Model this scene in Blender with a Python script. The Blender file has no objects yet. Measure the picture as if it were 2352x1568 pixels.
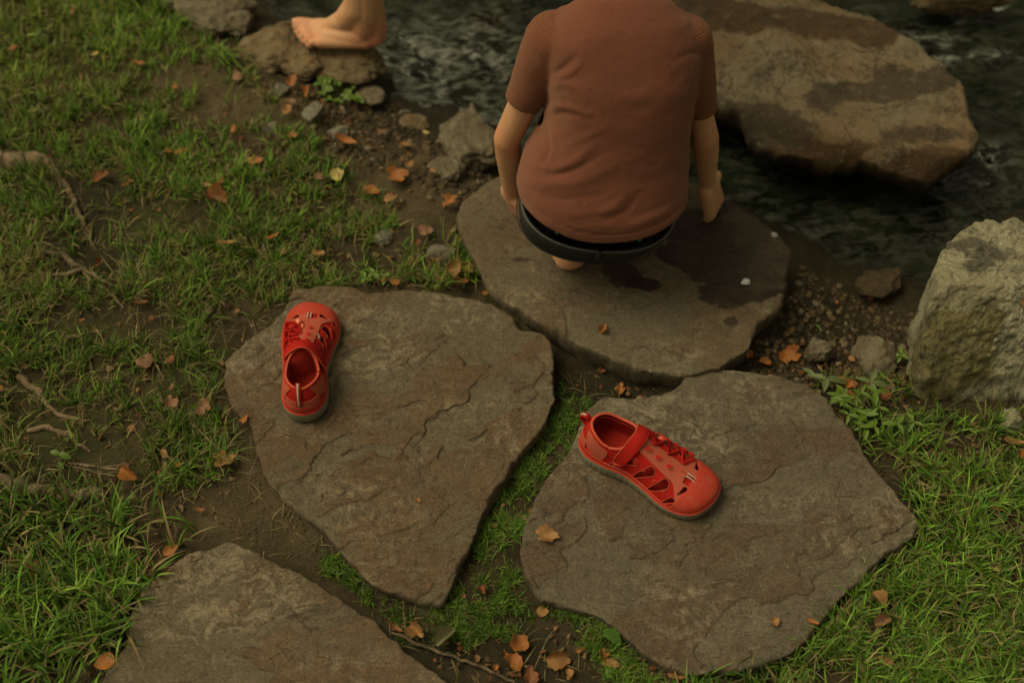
import bpy, bmesh, math, random
import numpy as np
from mathutils import Vector, Matrix, Quaternion

# ---------------------------------------------------------------- camera, sky, sun, exposure
S = bpy.context.scene
S.render.resolution_x, S.render.resolution_y = 1024, 682
LENS, CAMH, PITCH = 50.0, 1.6, 55.0
cd = bpy.data.cameras.new('camera'); cam = bpy.data.objects.new('camera', cd)
S.collection.objects.link(cam); S.camera = cam
cd.lens = LENS; cd.sensor_width = 36; cd.clip_start = 0.05; cd.clip_end = 300
cam.location = (0, 0, CAMH); cam.rotation_euler = (math.radians(90-PITCH), 0, 0)
cd.dof.use_dof = True; cd.dof.focus_distance = 1.80; cd.dof.aperture_fstop = 2.6
w = bpy.data.worlds.new('World'); S.world = w; w.use_nodes = True
SUN_EL, SUN_AZ = 60.0, -84.0      # azimuth clockwise from +Y (away from the camera)
wt = w.node_tree; wt.nodes.clear()
wo = wt.nodes.new('ShaderNodeOutputWorld'); wb = wt.nodes.new('ShaderNodeBackground')
sky = wt.nodes.new('ShaderNodeTexSky'); sky.sky_type = 'NISHITA'; sky.sun_disc = False
sky.sun_elevation = math.radians(SUN_EL); sky.sun_rotation = math.radians(SUN_AZ)
sky.dust_density = 6; sky.ozone_density = 0.3; sky.air_density = 1.0
wb.inputs['Strength'].default_value = 0.095
# overcast: the blue of the sky pulled to a warm grey, with an unseen noise canopy added for glints on water
hs = wt.nodes.new('ShaderNodeHueSaturation'); hs.inputs['Saturation'].default_value = 0.15
tint = wt.nodes.new('ShaderNodeMix'); tint.data_type = 'RGBA'; tint.blend_type = 'MULTIPLY'
tint.inputs[0].default_value = 1.0; tint.inputs[7].default_value = (1.0, 0.90, 0.58, 1)
tc = wt.nodes.new('ShaderNodeTexCoord'); nz = wt.nodes.new('ShaderNodeTexNoise')
nz.inputs['Scale'].default_value = 5.0; nz.inputs['Detail'].default_value = 5
rp = wt.nodes.new('ShaderNodeValToRGB')
rp.color_ramp.elements[0].position = 0.44; rp.color_ramp.elements[0].color = (0.16, 0.19, 0.10, 1)
rp.color_ramp.elements[1].position = 0.56; rp.color_ramp.elements[1].color = (1.25, 1.25, 1.25, 1)
added_canopy = wt.nodes.new('ShaderNodeMix'); added_canopy.data_type = 'RGBA'; added_canopy.blend_type = 'MULTIPLY'; added_canopy.inputs[0].default_value = 1.0
L = wt.links.new
L(sky.outputs[0], hs.inputs['Color']); L(hs.outputs[0], tint.inputs[6]); L(tc.outputs['Generated'], nz.inputs['Vector'])
L(nz.outputs[0], rp.inputs[0]); L(tint.outputs[2], added_canopy.inputs[6]); L(rp.outputs[0], added_canopy.inputs[7])
L(added_canopy.outputs[2], wb.inputs['Color']); L(wb.outputs[0], wo.inputs['Surface'])
sd = bpy.data.lights.new('sun', 'SUN'); sun = bpy.data.objects.new('sun', sd); S.collection.objects.link(sun)
sd.energy = 1.4; sd.angle = math.radians(34); sd.color = (1.0, 0.85, 0.55)
a, e = math.radians(SUN_AZ), math.radians(SUN_EL)
sdir = Vector((math.sin(a)*math.cos(e), math.cos(a)*math.cos(e), math.sin(e)))
sun.rotation_euler = sdir.to_track_quat('Z', 'Y').to_euler()
S.view_settings.view_transform = 'Standard'; S.view_settings.look = 'None'
S.view_settings.gamma = 1; S.view_settings.exposure = 0.15
S.render.engine = 'CYCLES'
rnd = random.Random(7); RS = np.random.RandomState(11)

# ---------------------------------------------------------------- measuring: pixel of the 2352x1568 view -> world point at height z
FP = LENS/36*2352
def D(px, py, z=0.0):
    x = (px-1176)/FP; y = (784-py)/FP; p = math.radians(90-PITCH)
    d = (x, y*math.cos(p)+math.sin(p), y*math.sin(p)-math.cos(p))
    t = (z-CAMH)/d[2]
    return Vector((d[0]*t, d[1]*t, z))
def N(px, py, z=0.0): return D(px*.9408, py*.9408, z)
def ppm(px, py, z):                       # pixels (2500 wide) per metre at that point
    v = N(px, py, z)-cam.location
    p = math.radians(90-PITCH)
    return 2500*LENS/36/(v.y*math.sin(p)-v.z*math.cos(p))
def Dl(pts, z): return np.array([D(x, y, z)[:2] for x, y in pts])

# ---------------------------------------------------------------- noise
def _h(ix, iy, iz, seed):
    n = (ix.astype(np.int64)*374761393+iy.astype(np.int64)*668265263+iz.astype(np.int64)*2147483647+seed*974711) & 0xffffffff
    n = ((n ^ (n >> 13))*1274126177) & 0xffffffff
    n = ((n ^ (n >> 16))*2246822519) & 0xffffffff
    return ((n ^ (n >> 15)) & 0xffffff)/float(0xffffff)
def vnoise(p, seed=0):
    p = np.asarray(p, float)
    if p.shape[1] == 2: p = np.c_[p, np.zeros(len(p))]
    i = np.floor(p); f = p-i; u = f*f*f*(f*(f*6-15)+10)
    i = i.astype(np.int64); r = 0
    for dx in (0, 1):
        for dy in (0, 1):
            for dz in (0, 1):
                wgt = (u[:, 0] if dx else 1-u[:, 0])*(u[:, 1] if dy else 1-u[:, 1])*(u[:, 2] if dz else 1-u[:, 2])
                r = r+wgt*_h(i[:, 0]+dx, i[:, 1]+dy, i[:, 2]+dz, seed)
    return r
def fbm(p, sc, octv=4, seed=0, g=0.5):
    p = np.asarray(p, float)*sc; r = 0; a = 1; t = 0
    for k in range(octv):
        r = r+a*vnoise(p+k*17.3, seed+k); t += a; a *= g; p = p*2.03
    return r/t
def sstep(a, b, x):
    t = np.clip((x-a)/(b-a), 0, 1); return t*t*(3-2*t)
def sdf(P, poly):                         # signed distance, inside > 0
    P = np.asarray(P, float)[:, :2]; poly = np.asarray(poly, float)
    d = np.full(len(P), 1e9); ins = np.zeros(len(P), bool)
    for k in range(len(poly)):
        a, b = poly[k], poly[(k+1) % len(poly)]
        ab = b-a; t = np.clip(((P-a)@ab)/(ab@ab+1e-12), 0, 1)
        d = np.minimum(d, np.hypot(*(P-a-t[:, None]*ab).T))
        c = (a[1] > P[:, 1]) != (b[1] > P[:, 1])
        xi = a[0]+(P[:, 1]-a[1])/(b[1]-a[1]+1e-15)*(b[0]-a[0])
        ins ^= c & (P[:, 0] < xi)
    return np.where(ins, d, -d)
def catmull(pts, n, closed=True):
    pts = np.asarray(pts, float); m = len(pts); out = []
    segs = m if closed else m-1
    for k in range(segs):
        if closed: p0, p1, p2, p3 = pts[k-1], pts[k], pts[(k+1) % m], pts[(k+2) % m]
        else: p0, p1, p2, p3 = pts[max(k-1, 0)], pts[k], pts[k+1], pts[min(k+2, m-1)]
        for j in range(n):
            t = j/n
            out.append(.5*((2*p1)+(-p0+p2)*t+(2*p0-5*p1+4*p2-p3)*t*t+(-p0+3*p1-3*p2+p3)*t**3))
    if not closed: out.append(pts[-1])
    return np.array(out)
def resample(c, n, closed=True):
    c = np.asarray(c, float)
    if closed: c = np.vstack([c, c[:1]])
    s = np.r_[0, np.cumsum(np.linalg.norm(np.diff(c, axis=0), axis=1))]
    q = np.linspace(0, s[-1], n, endpoint=not closed)
    return np.stack([np.interp(q, s, c[:, k]) for k in range(c.shape[1])], 1)

# ---------------------------------------------------------------- objects
def put(o, label=None, cat=None, group=None, kind=None):
    if label: o['label'] = label
    if cat: o['category'] = cat
    if group: o['group'] = group
    if kind: o['kind'] = kind
    return o
def empty(name, loc, label, cat, group=None, rot=(0, 0, 0)):
    o = bpy.data.objects.new(name, None); S.collection.objects.link(o)
    o.location = loc; o.rotation_euler = rot; o.empty_display_size = 0.05
    return put(o, label, cat, group)
def mk(name, verts, faces, mat, parent=None, origin=None, smooth=True, attrs=None):
    """one mesh object. top level: verts in world space, origin moved to 'origin'. child: verts in the parent's space"""
    v = np.asarray(verts, float)
    loc = Vector((0, 0, 0))
    if parent is None:
        loc = Vector(origin) if origin is not None else Vector((v[:, 0].mean(), v[:, 1].mean(), v[:, 2].min()))
        v = v-np.array(loc)
    me = bpy.data.meshes.new(name)
    if isinstance(faces, np.ndarray):
        nf, k = faces.shape
        me.vertices.add(len(v)); me.vertices.foreach_set('co', v.astype(np.float32).ravel())
        me.loops.add(nf*k); me.loops.foreach_set('vertex_index', faces.astype(np.int32).ravel())
        me.polygons.add(nf); me.polygons.foreach_set('loop_start', np.arange(0, nf*k, k, dtype=np.int32))
        me.update(calc_edges=True); me.validate()
    else:
        me.from_pydata([tuple(q) for q in v], [], faces); me.validate(); me.update()
    me.polygons.foreach_set('use_smooth', [smooth]*len(me.polygons))
    for m in (mat if isinstance(mat, (list, tuple)) else [mat]): me.materials.append(m)
    for an, arr in (attrs or {}).items():
        at = me.color_attributes.new(an, 'FLOAT_COLOR', 'POINT')
        arr = np.asarray(arr, float)
        if arr.ndim == 1: arr = np.stack([arr]*3, 1)
        at.data.foreach_set('color', np.c_[arr, np.ones(len(arr))].astype(np.float32).ravel())
    o = bpy.data.objects.new(name, me); S.collection.objects.link(o)
    o.location = loc
    if parent: o.parent = parent
    return o
def tube(path, rad, sides=8, closed=False, cap=True, flat=1.0, up=None):
    """returns verts, faces of a tube along the path; rad scalar or list"""
    P = np.asarray(path, float); n = len(P)
    r = np.full(n, rad) if np.isscalar(rad) else np.asarray(rad, float)
    V = []; F = []; prev = None
    for i in range(n):
        if closed: t = P[(i+1) % n]-P[i-1]
        else: t = P[min(i+1, n-1)]-P[max(i-1, 0)]
        t = Vector(t).normalized()
        if up is not None: s = Vector(up).cross(t)
        elif prev is None: s = t.orthogonal()
        else: s = prev-t*prev.dot(t)
        if s.length < 1e-6: s = t.orthogonal()
        s.normalize(); prev = s; b = t.cross(s)
        for k in range(sides):
            a = 2*math.pi*k/sides
            V.append(Vector(P[i])+s*math.cos(a)*r[i]+b*math.sin(a)*r[i]*flat)
    for i in range(n if closed else n-1):
        j = (i+1) % n
        for k in range(sides):
            F.append((i*sides+k, i*sides+(k+1) % sides, j*sides+(k+1) % sides, j*sides+k))
    if cap and not closed:
        F.append(tuple(range(sides))[::-1]); F.append(tuple((n-1)*sides+k for k in range(sides)))
    return [tuple(v) for v in V], F
def join(*parts):
    V = []; F = []
    for v, f in parts:
        b = len(V); V += [tuple(q) for q in v]; F += [tuple(i+b for i in q) for q in f]
    return V, F
def clip(V, F, f):
    """keep the part of the mesh where f > 0, cut cleanly along f = 0"""
    V = [tuple(v) for v in V]; f = list(map(float, f)); cache = {}; out = []
    for face in F:                              # avoid slivers: vertices close to the cut move onto it
        for k, i in enumerate(face):
            j = face[(k+1) % len(face)]
            if f[i]*f[j] < 0:
                t = f[i]/(f[i]-f[j])
                if t < .18 or t > .82:
                    k_, o_ = (i, j) if t < .18 else (j, i)
                    q = f[k_]/(f[k_]-f[o_]); V[k_] = tuple(V[k_][c]+(V[o_][c]-V[k_][c])*q for c in range(3)); f[k_] = 0.0
    for face in F:
        fs = [f[i] for i in face]
        if min(fs) >= 0: out.append(tuple(face)); continue
        if max(fs) <= 0: continue
        poly = []
        for k, i in enumerate(face):
            j = face[(k+1) % len(face)]
            if f[i] >= 0: poly.append(i)
            if (f[i] >= 0) != (f[j] >= 0):
                key = (min(i, j), max(i, j))
                if key not in cache:
                    t = f[key[0]]/(f[key[0]]-f[key[1]])
                    a, b = V[key[0]], V[key[1]]
                    V.append(tuple(a[q]+(b[q]-a[q])*t for q in range(len(a)))); f.append(0.0); cache[key] = len(V)-1
                poly.append(cache[key])
        if len(set(poly)) > 2: out.append(tuple(poly))
    used = sorted({i for q in out for i in q}); m = {o: n for n, o in enumerate(used)}
    return [V[i] for i in used], [tuple(m[i] for i in q) for q in out]
def loops_of(F):
    """ordered boundary loops"""
    cnt = {}
    for q in F:
        for k in range(len(q)):
            e = (q[k], q[(k+1) % len(q)]); cnt[e] = cnt.get(e, 0)+1
    nx = {}
    for (a, b) in cnt:
        if (b, a) not in cnt: nx.setdefault(a, b)
    res = []; seen = set()
    for s in list(nx):
        if s in seen: continue
        lp = []; c = s
        while c in nx and c not in seen: seen.add(c); lp.append(c); c = nx[c]
        if len(lp) > 5: res.append(lp)
    return res
def solid(V, F, t):
    """offset copy inward by t with a rim: real thickness"""
    me = bpy.data.meshes.new('t'); me.from_pydata(V, [], F); bm = bmesh.new(); bm.from_mesh(me)
    bmesh.ops.remove_doubles(bm, verts=bm.verts, dist=1e-6)
    bm.normal_update(); bmesh.ops.solidify(bm, geom=bm.faces[:], thickness=t)
    bm.to_mesh(me); bm.free()
    r = ([tuple(v.co) for v in me.vertices], [tuple(p.vertices) for p in me.polygons]); bpy.data.meshes.remove(me)
    return r
def remesh(V, F, vox, smooth=6, fac=0.5):
    me = bpy.data.meshes.new('t'); me.from_pydata([tuple(v) for v in V], [], F); me.update()
    o = bpy.data.objects.new('t', me); S.collection.objects.link(o)
    m = o.modifiers.new('r', 'REMESH'); m.mode = 'VOXEL'; m.voxel_size = vox; m.adaptivity = 0
    if smooth:
        s = o.modifiers.new('s', 'SMOOTH'); s.iterations = smooth; s.factor = fac
    dg = bpy.context.evaluated_depsgraph_get(); ev = o.evaluated_get(dg); m2 = ev.to_mesh()
    v = np.empty(len(m2.vertices)*3); m2.vertices.foreach_get('co', v)
    n = np.empty(len(m2.vertices)*3); m2.vertices.foreach_get('normal', n)
    f = [tuple(p.vertices) for p in m2.polygons]
    ev.to_mesh_clear(); bpy.data.objects.remove(o); bpy.data.meshes.remove(me)
    return v.reshape(-1, 3), f, n.reshape(-1, 3)
def capsule(p0, p1, r0, r1, sides=16):
    p0 = Vector(p0); p1 = Vector(p1); d = p1-p0; L_ = max(d.length, 1e-5); t = d/L_
    path = []; rad = []
    for k in range(0, 5):
        a = math.pi/2*k/4; path.append(p0-t*r0*math.cos(a)); rad.append(max(r0*math.sin(a), r0*.05))
    for k in range(0, 5):
        a = math.pi/2*k/4; path.append(p1+t*r1*math.sin(a)); rad.append(max(r1*math.cos(a), r1*.05))
    return tube(path, rad, sides)
def chain(pts):
    """pts: (Vector, radius)..."""
    return join(*[capsule(pts[i][0], pts[i+1][0], pts[i][1], pts[i+1][1]) for i in range(len(pts)-1)])
def ellipsoid(c, r, rot=None, seg=20, ring=12):
    V = []; F = []; c = Vector(c)
    for i in range(ring+1):
        a = math.pi*i/ring
        a = min(max(a, .02), math.pi-.02)
        for k in range(seg):
            b = 2*math.pi*k/seg
            v = Vector((r[0]*math.sin(a)*math.cos(b), r[1]*math.sin(a)*math.sin(b), r[2]*math.cos(a)))
            if rot is not None: v = rot @ v
            V.append(tuple(c+v))
    for i in range(ring):
        for k in range(seg):
            F.append((i*seg+k, (i+1)*seg+k, (i+1)*seg+(k+1) % seg, i*seg+(k+1) % seg))
    F.append(tuple(range(seg))); F.append(tuple(ring*seg+k for k in range(seg))[::-1])
    return V, F
def loft(rings, cap=True):
    """rings of equal vertex count"""
    n = len(rings[0]); V = [tuple(v) for r in rings for v in r]; F = []
    for i in range(len(rings)-1):
        for k in range(n): F.append((i*n+k, i*n+(k+1) % n, (i+1)*n+(k+1) % n, (i+1)*n+k))
    if cap: F.append(tuple(range(n))[::-1]); F.append(tuple((len(rings)-1)*n+k for k in range(n)))
    return V, F

# ---------------------------------------------------------------- materials
class M:
    def __init__(s, name, rough=0.8, spec=0.3):
        s.m = bpy.data.materials.new(name); s.m.use_nodes = True; s.t = s.m.node_tree
        s.b = s.t.nodes['Principled BSDF']; s.b.inputs['Roughness'].default_value = rough
        s.b.inputs['Specular IOR Level'].default_value = spec; s._co = None
    def n(s, typ, **kw):
        x = s.t.nodes.new(typ)
        for k, v in kw.items():
            if k in x.inputs: x.inputs[k].default_value = v
            else: setattr(x, k, v)
        return x
    def l(s, a, b): s.t.links.new(a, b)
    def co(s):
        if s._co is None: s._co = s.n('ShaderNodeTexCoord').outputs['Object']
        return s._co
    def noise(s, scale, detail=4, rough=.55, vec=None, dist=0):
        x = s.n('ShaderNodeTexNoise', Scale=scale, Detail=detail, Roughness=rough, Distortion=dist)
        s.l(vec or s.co(), x.inputs['Vector']); return x.outputs[0]
    def voro(s, scale, feat='F1', vec=None):
        x = s.n('ShaderNodeTexVoronoi', Scale=scale, feature=feat)
        s.l(vec or s.co(), x.inputs['Vector']); return x
    def ramp(s, fac, stops):
        x = s.n('ShaderNodeValToRGB'); cr = x.color_ramp
        while len(cr.elements) < len(stops): cr.elements.new(0.5)
        for e_, (p, c) in zip(cr.elements, stops):
            e_.position = p
            c = (c, c, c) if np.isscalar(c) else c
            e_.color = (*c, 1)
        s.l(fac, x.inputs[0]); return x.outputs[0]
    def mix(s, fac, a, b, mode='MIX'):
        x = s.n('ShaderNodeMix', data_type='RGBA', blend_type=mode)
        for v, i in ((fac, 0), (a, 6), (b, 7)):
            if isinstance(v, bpy.types.NodeSocket): s.l(v, x.inputs[i])
            elif i == 0: x.inputs[0].default_value = v
            else: x.inputs[i].default_value = (*v, 1)
        return x.outputs[2]
    def math(s, op, a, b=0.0):
        x = s.n('ShaderNodeMath', operation=op)
        for v, i in ((a, 0), (b, 1)):
            if isinstance(v, bpy.types.NodeSocket): s.l(v, x.inputs[i])
            else: x.inputs[i].default_value = v
        return x.outputs[0]
    def attr(s, name, ch=None):
        x = s.n('ShaderNodeAttribute', attribute_name=name)
        if ch is None: return x.outputs['Color']
        y = s.n('ShaderNodeSeparateColor'); s.l(x.outputs['Color'], y.inputs[0]); return y.outputs[ch]
    def base(s, c):
        if isinstance(c, bpy.types.NodeSocket): s.l(c, s.b.inputs['Base Color'])
        else: s.b.inputs['Base Color'].default_value = (*c, 1)
        return s
    def bump(s, h, strength=.5, dist=.002):
        x = s.n('ShaderNodeBump', Strength=strength, Distance=dist); s.l(h, x.inputs['Height'])
        if s.b.inputs['Normal'].is_linked: s.l(s.b.inputs['Normal'].links[0].from_socket, x.inputs['Normal'])
        s.l(x.outputs[0], s.b.inputs['Normal']); return s
    def rough(s, v): s.l(v, s.b.inputs['Roughness']); return s

def slab_mat(name, brown, ochre, grey, strength=1.0):
    m = M(name, .75, .35)
    lay = m.attr('lay', 0); edge = m.attr('lay', 1); wet = m.attr('lay', 2)
    big = m.noise(9, 5, .6); med = m.noise(45, 6, .7); fine = m.noise(420, 5, .75); sp = m.noise(1100, 2, .7)
    c = m.mix(m.ramp(lay, [(.35, 0), (.65, 1)]), grey, brown)
    c = m.mix(m.math('MULTIPLY', m.ramp(med, [(.42, 0), (.62, 1)]), m.ramp(lay, [(.3, .15), (.7, .95)])), c, ochre)
    c = m.mix(m.ramp(big, [(.48, 0), (.70, .55)]), c, grey)
    c = m.mix(m.ramp(m.noise(80, 6, .72, dist=1.2), [(.57, 0), (.66, .55)]), c, tuple(min(1, g*1.55) for g in grey))
    vn = m.math('MULTIPLY', m.ramp(m.noise(11, 6, .68, dist=.9), [(.478, 0), (.50, 1), (.522, 0)]), m.ramp(m.noise(16, 3), [(.50, 0), (.62, .75)]))
    c = m.mix(vn, c, tuple(min(1, g*1.8) for g in grey))
    c = m.mix(m.ramp(m.noise(70, 5, .75), [(.46, 0), (.60, .65)]), c, m.mix(lay, tuple(q*1.22 for q in grey), ochre))
    c = m.mix(m.ramp(m.noise(130, 5, .8, dist=.5), [(.54, 0), (.68, .75)]), c, tuple(q*.42 for q in brown))
    c = m.mix(m.ramp(m.noise(24, 7, .78, dist=.7), [(.56, 0), (.66, .6)]), c, tuple(min(1, q*1.45) for q in grey))
    mp = m.n('ShaderNodeMapping'); mp.inputs['Rotation'].default_value = (0, 0, math.radians(-33)); mp.inputs['Scale'].default_value = (.42, 1, 1); m.l(m.co(), mp.inputs['Vector'])
    fl = m.noise(58, 7, .66, vec=mp.outputs[0], dist=1.4); flk = m.ramp(fl, [(.440, 0), (.450, .5), (.525, .5), (.533, 1)])
    c = m.mix(m.ramp(fl, [(.436, 0), (.446, .6), (.456, 0)]), c, tuple(q*.35 for q in brown)); c = m.mix(m.ramp(fl, [(.520, 0), (.531, .5), (.545, 0)]), c, tuple(q*1.5 for q in grey))
    sc = m.math('MULTIPLY', m.ramp(m.noise(9, 4, .6, vec=mp.outputs[0]), [(.48, 0), (.60, 1)]), m.ramp(m.noise(46, 7, .76, dist=1.1), [(.48, 0), (.60, .9)]))
    c = m.mix(sc, c, tuple(min(1, q*2.15) for q in grey))
    vo = m.voro(34, 'DISTANCE_TO_EDGE'); ed_ = m.math('MULTIPLY', m.ramp(vo.outputs['Distance'], [(0, 1), (.02, 0)]), m.ramp(m.noise(13, 3), [(.56, 0), (.66, .7)]))
    c = m.mix(ed_, c, tuple(q*.4 for q in brown))
    c = m.mix(m.ramp(m.noise(380, 3, .6), [(.66, 0), (.72, .8)]), c, tuple(q*.3 for q in brown))
    c = m.mix(1.0, c, m.ramp(fine, [(.25, .50), (.5, .98), (.75, 1.5)]), 'MULTIPLY')
    c = m.mix(1.0, c, m.ramp(sp, [(.3, .72), (.7, 1.22)]), 'MULTIPLY')
    c = m.mix(m.math('MULTIPLY', edge, .7), c, tuple(b*.42 for b in brown))
    c = m.mix(wet, c, m.mix(1.0, c, (.20, .13, .085), 'MULTIPLY'))
    m.base(c); m.rough(m.math('SUBTRACT', .82, m.math('MULTIPLY', wet, .52)))
    m.bump(flk, .8*strength, .0016); m.bump(m.noise(45, 6, .7), .6*strength, .007); m.bump(fine, .75*strength, .0014)
    return m.m
M_slabA = slab_mat('sandstone brown', (.112, .075, .046), (.134, .075, .039), (.118, .096, .064))
M_slabB = slab_mat('sandstone grey brown', (.102, .075, .051), (.114, .070, .043), (.118, .098, .070))
M_slabC = slab_mat('sandstone back', (.106, .078, .049), (.122, .077, .044), (.116, .094, .063), .8)

def boulder_mat(name, pale, tan, dark, rust):
    m = M(name, .8, .3)
    a1 = m.attr('lay', 0); a2 = m.attr('lay', 1); wet = m.attr('lay', 2)
    c = m.mix(m.ramp(m.noise(7, 6, .62, dist=.6), [(.42, 0), (.62, 1)]), pale, tan)
    c = m.mix(a1, c, m.mix(m.noise(30, 4), dark, tuple(d*1.5 for d in dark)))
    c = m.mix(a2, c, m.mix(m.noise(40, 4), rust, tuple(d*.6 for d in rust)))
    c = m.mix(m.ramp(m.noise(28, 7, .78, dist=.6), [(.50, 0), (.66, .75)]), c, dark); c = m.mix(m.ramp(m.noise(50, 6, .8), [(.55, 0), (.68, .5)]), c, tuple(min(1, q*1.4) for q in pale))
    c = m.mix(m.ramp(m.noise(9, 6, .7, dist=.8), [(.485, 0), (.50, .8), (.515, 0)]), c, tuple(q*.5 for q in dark))
    c = m.mix(1.0, c, m.ramp(m.noise(300, 5, .75), [(.25, .6), (.5, 1), (.75, 1.35)]), 'MULTIPLY')
    c = m.mix(wet, c, m.mix(1.0, c, (.3, .26, .2), 'MULTIPLY'))
    m.base(c); m.rough(m.math('SUBTRACT', .85, m.math('MULTIPLY', wet, .5)))
    m.bump(m.noise(30, 6, .7), .7, .01); m.bump(m.noise(160, 6, .8), .9, .004)
    return m.m
M_boulder = boulder_mat('river boulder', (.185, .150, .098), (.185, .120, .064), (.050, .036, .023), (.085, .046, .020))
M_block = boulder_mat('pale rough limestone', (.345, .318, .225), (.270, .245, .160), (.085, .075, .055), (.20, .17, .07))
def conglom(name, c1, c2, c3):
    m = M(name, .85, .25)
    v = m.voro(60); 
    c = m.mix(m.ramp(v.outputs['Color'], [(.3, 0), (.7, 1)]), c1, c2)
    c = m.mix(m.ramp(m.noise(35, 6, .7), [(.5, 0), (.65, .8)]), c, c3)
    c = m.mix(1.0, c, m.ramp(m.noise(250, 5, .75), [(.25, .5), (.5, 1), (.75, 1.4)]), 'MULTIPLY')
    m.base(c); m.bump(v.outputs['Distance'], .8, .006); m.bump(m.noise(120, 6, .7), .8, .004)
    return m.m
M_conOchre = conglom('ochre pitted rock', (.175, .135, .082), (.160, .102, .052), (.050, .040, .024))
M_conGrey = conglom('grey pitted rock', (.165, .140, .096), (.125, .100, .066), (.055, .046, .030))
M_pebble = conglom('smooth grey stone', (.20, .185, .15), (.17, .15, .115), (.12, .11, .085))
m = M('soil', .9, .2)
c = m.mix(m.ramp(m.noise(25, 6, .7), [(.38, 0), (.65, 1)]), (.040, .030, .017), (.082, .061, .034))
c = m.mix(m.math('MULTIPLY', m.attr('cov', 0), m.ramp(m.noise(60, 6, .7), [(.35, .1), (.6, .95)])), c, (.045, .056, .014))
c = m.mix(m.attr('cov', 1), c, (.125, .096, .055))
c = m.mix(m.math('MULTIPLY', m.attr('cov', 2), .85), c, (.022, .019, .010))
c = m.mix(1.0, c, m.ramp(m.noise(500, 5, .8), [(.25, .45), (.5, 1), (.78, 1.7)]), 'MULTIPLY')
m.base(c); m.bump(m.noise(70, 6, .75), .8, .010); m.bump(m.noise(420, 4, .8), .7, .0025)
m.rough(m.math('SUBTRACT', .92, m.math('MULTIPLY', m.attr('cov', 2), .35)))
M_soil = m.m
m = M('stream water', .08, .5)
foam_glint = m.attr('foam_glint', 0)
wm = m.n('ShaderNodeMapping'); wm.inputs['Scale'].default_value = (.62, 1.15, 1); m.l(m.co(), wm.inputs['Vector']); wv = wm.outputs[0]
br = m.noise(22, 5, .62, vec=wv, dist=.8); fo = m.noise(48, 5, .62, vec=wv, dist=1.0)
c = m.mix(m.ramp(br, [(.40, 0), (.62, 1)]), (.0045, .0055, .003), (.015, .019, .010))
ff = m.math('MULTIPLY', foam_glint, m.ramp(fo, [(.46, 0), (.64, 1)]))
c = m.mix(ff, c, (.21, .225, .195))  # sky reflections and some foam painted in as pale patches
m.base(c); am = m.math('ADD', .22, m.math('MULTIPLY', foam_glint, .9)); m.bump(m.math('MULTIPLY', am, m.noise(18, 4, .5, vec=wv, dist=.6)), .9, .022); m.bump(m.math('MULTIPLY', am, m.noise(60, 3, .5, vec=wv)), .5, .006)
m.b.inputs['IOR'].default_value = 1.33
m.rough(m.math('ADD', .07, m.math('MULTIPLY', ff, .5)))
M_water = m.m
def grass_mat():
    m = M('grass blades', .55, .35); m.base(m.attr('Col'))
    tr = m.n('ShaderNodeBsdfTranslucent'); mx = m.n('ShaderNodeMixShader'); mx.inputs[0].default_value = .22
    m.l(m.attr('Col'), tr.inputs[0]); out = m.t.nodes['Material Output']
    m.l(m.b.outputs[0], mx.inputs[1]); m.l(tr.outputs[0], mx.inputs[2]); m.l(mx.outputs[0], out.inputs[0])
    return m.m
M_grass = grass_mat()
def leaf_mat(name, a, b, spot):
    m = M(name, .6, .35)
    c = m.mix(m.ramp(m.noise(60, 4), [(.4, 0), (.62, 1)]), a, b)
    c = m.mix(m.ramp(m.noise(260, 4, .7), [(.60, 0), (.72, .8)]), c, spot)
    c = m.mix(m.math('MULTIPLY', m.attr('vein', 0), .35), c, tuple(min(1, q*1.5) for q in a))
    m.base(c); m.bump(m.noise(300, 3), .4, .001)
    tr = m.n('ShaderNodeBsdfTranslucent'); mx = m.n('ShaderNodeMixShader'); mx.inputs[0].default_value = .15
    m.l(c, tr.inputs[0]); out = m.t.nodes['Material Output']
    m.l(m.b.outputs[0], mx.inputs[1]); m.l(tr.outputs[0], mx.inputs[2]); m.l(mx.outputs[0], out.inputs[0])
    return m.m
LM = {'o': leaf_mat('leaf orange', (.36, .140, .038), (.26, .092, .026), (.12, .042, .016)),
      't': leaf_mat('leaf tan', (.34, .180, .070), (.24, .115, .044), (.12, .056, .024)),
      'b': leaf_mat('leaf brown', (.22, .085, .03), (.15, .055, .022), (.06, .025, .012)),
      'p': leaf_mat('leaf pinkish brown', (.26, .135, .08), (.20, .10, .06), (.09, .045, .028)),
      'y': leaf_mat('leaf yellow', (.52, .42, .15), (.42, .33, .12), (.20, .12, .04)),
      'g': leaf_mat('leaf grey green', (.17, .16, .085), (.13, .115, .06), (.07, .05, .03)),
      'G': leaf_mat('leaf green', (.075, .15, .022), (.055, .115, .018), (.04, .07, .015))}
def plain(name, col, rough=.7, spec=.3, ns=300, amp=.25, b=.4, bd=.0006):
    m = M(name, rough, spec); nn = m.noise(ns, 4, .7)
    m.base(m.mix(1.0, col, m.ramp(nn, [(.25, 1-amp), (.75, 1+amp)]), 'MULTIPLY')); m.bump(nn, b, bd); return m.m
M_root = conglom('bark', (.17, .125, .08), (.12, .085, .055), (.05, .038, .025))
M_rootpale = conglom('worn bark', (.26, .19, .125), (.20, .14, .09), (.09, .065, .042))
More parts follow.
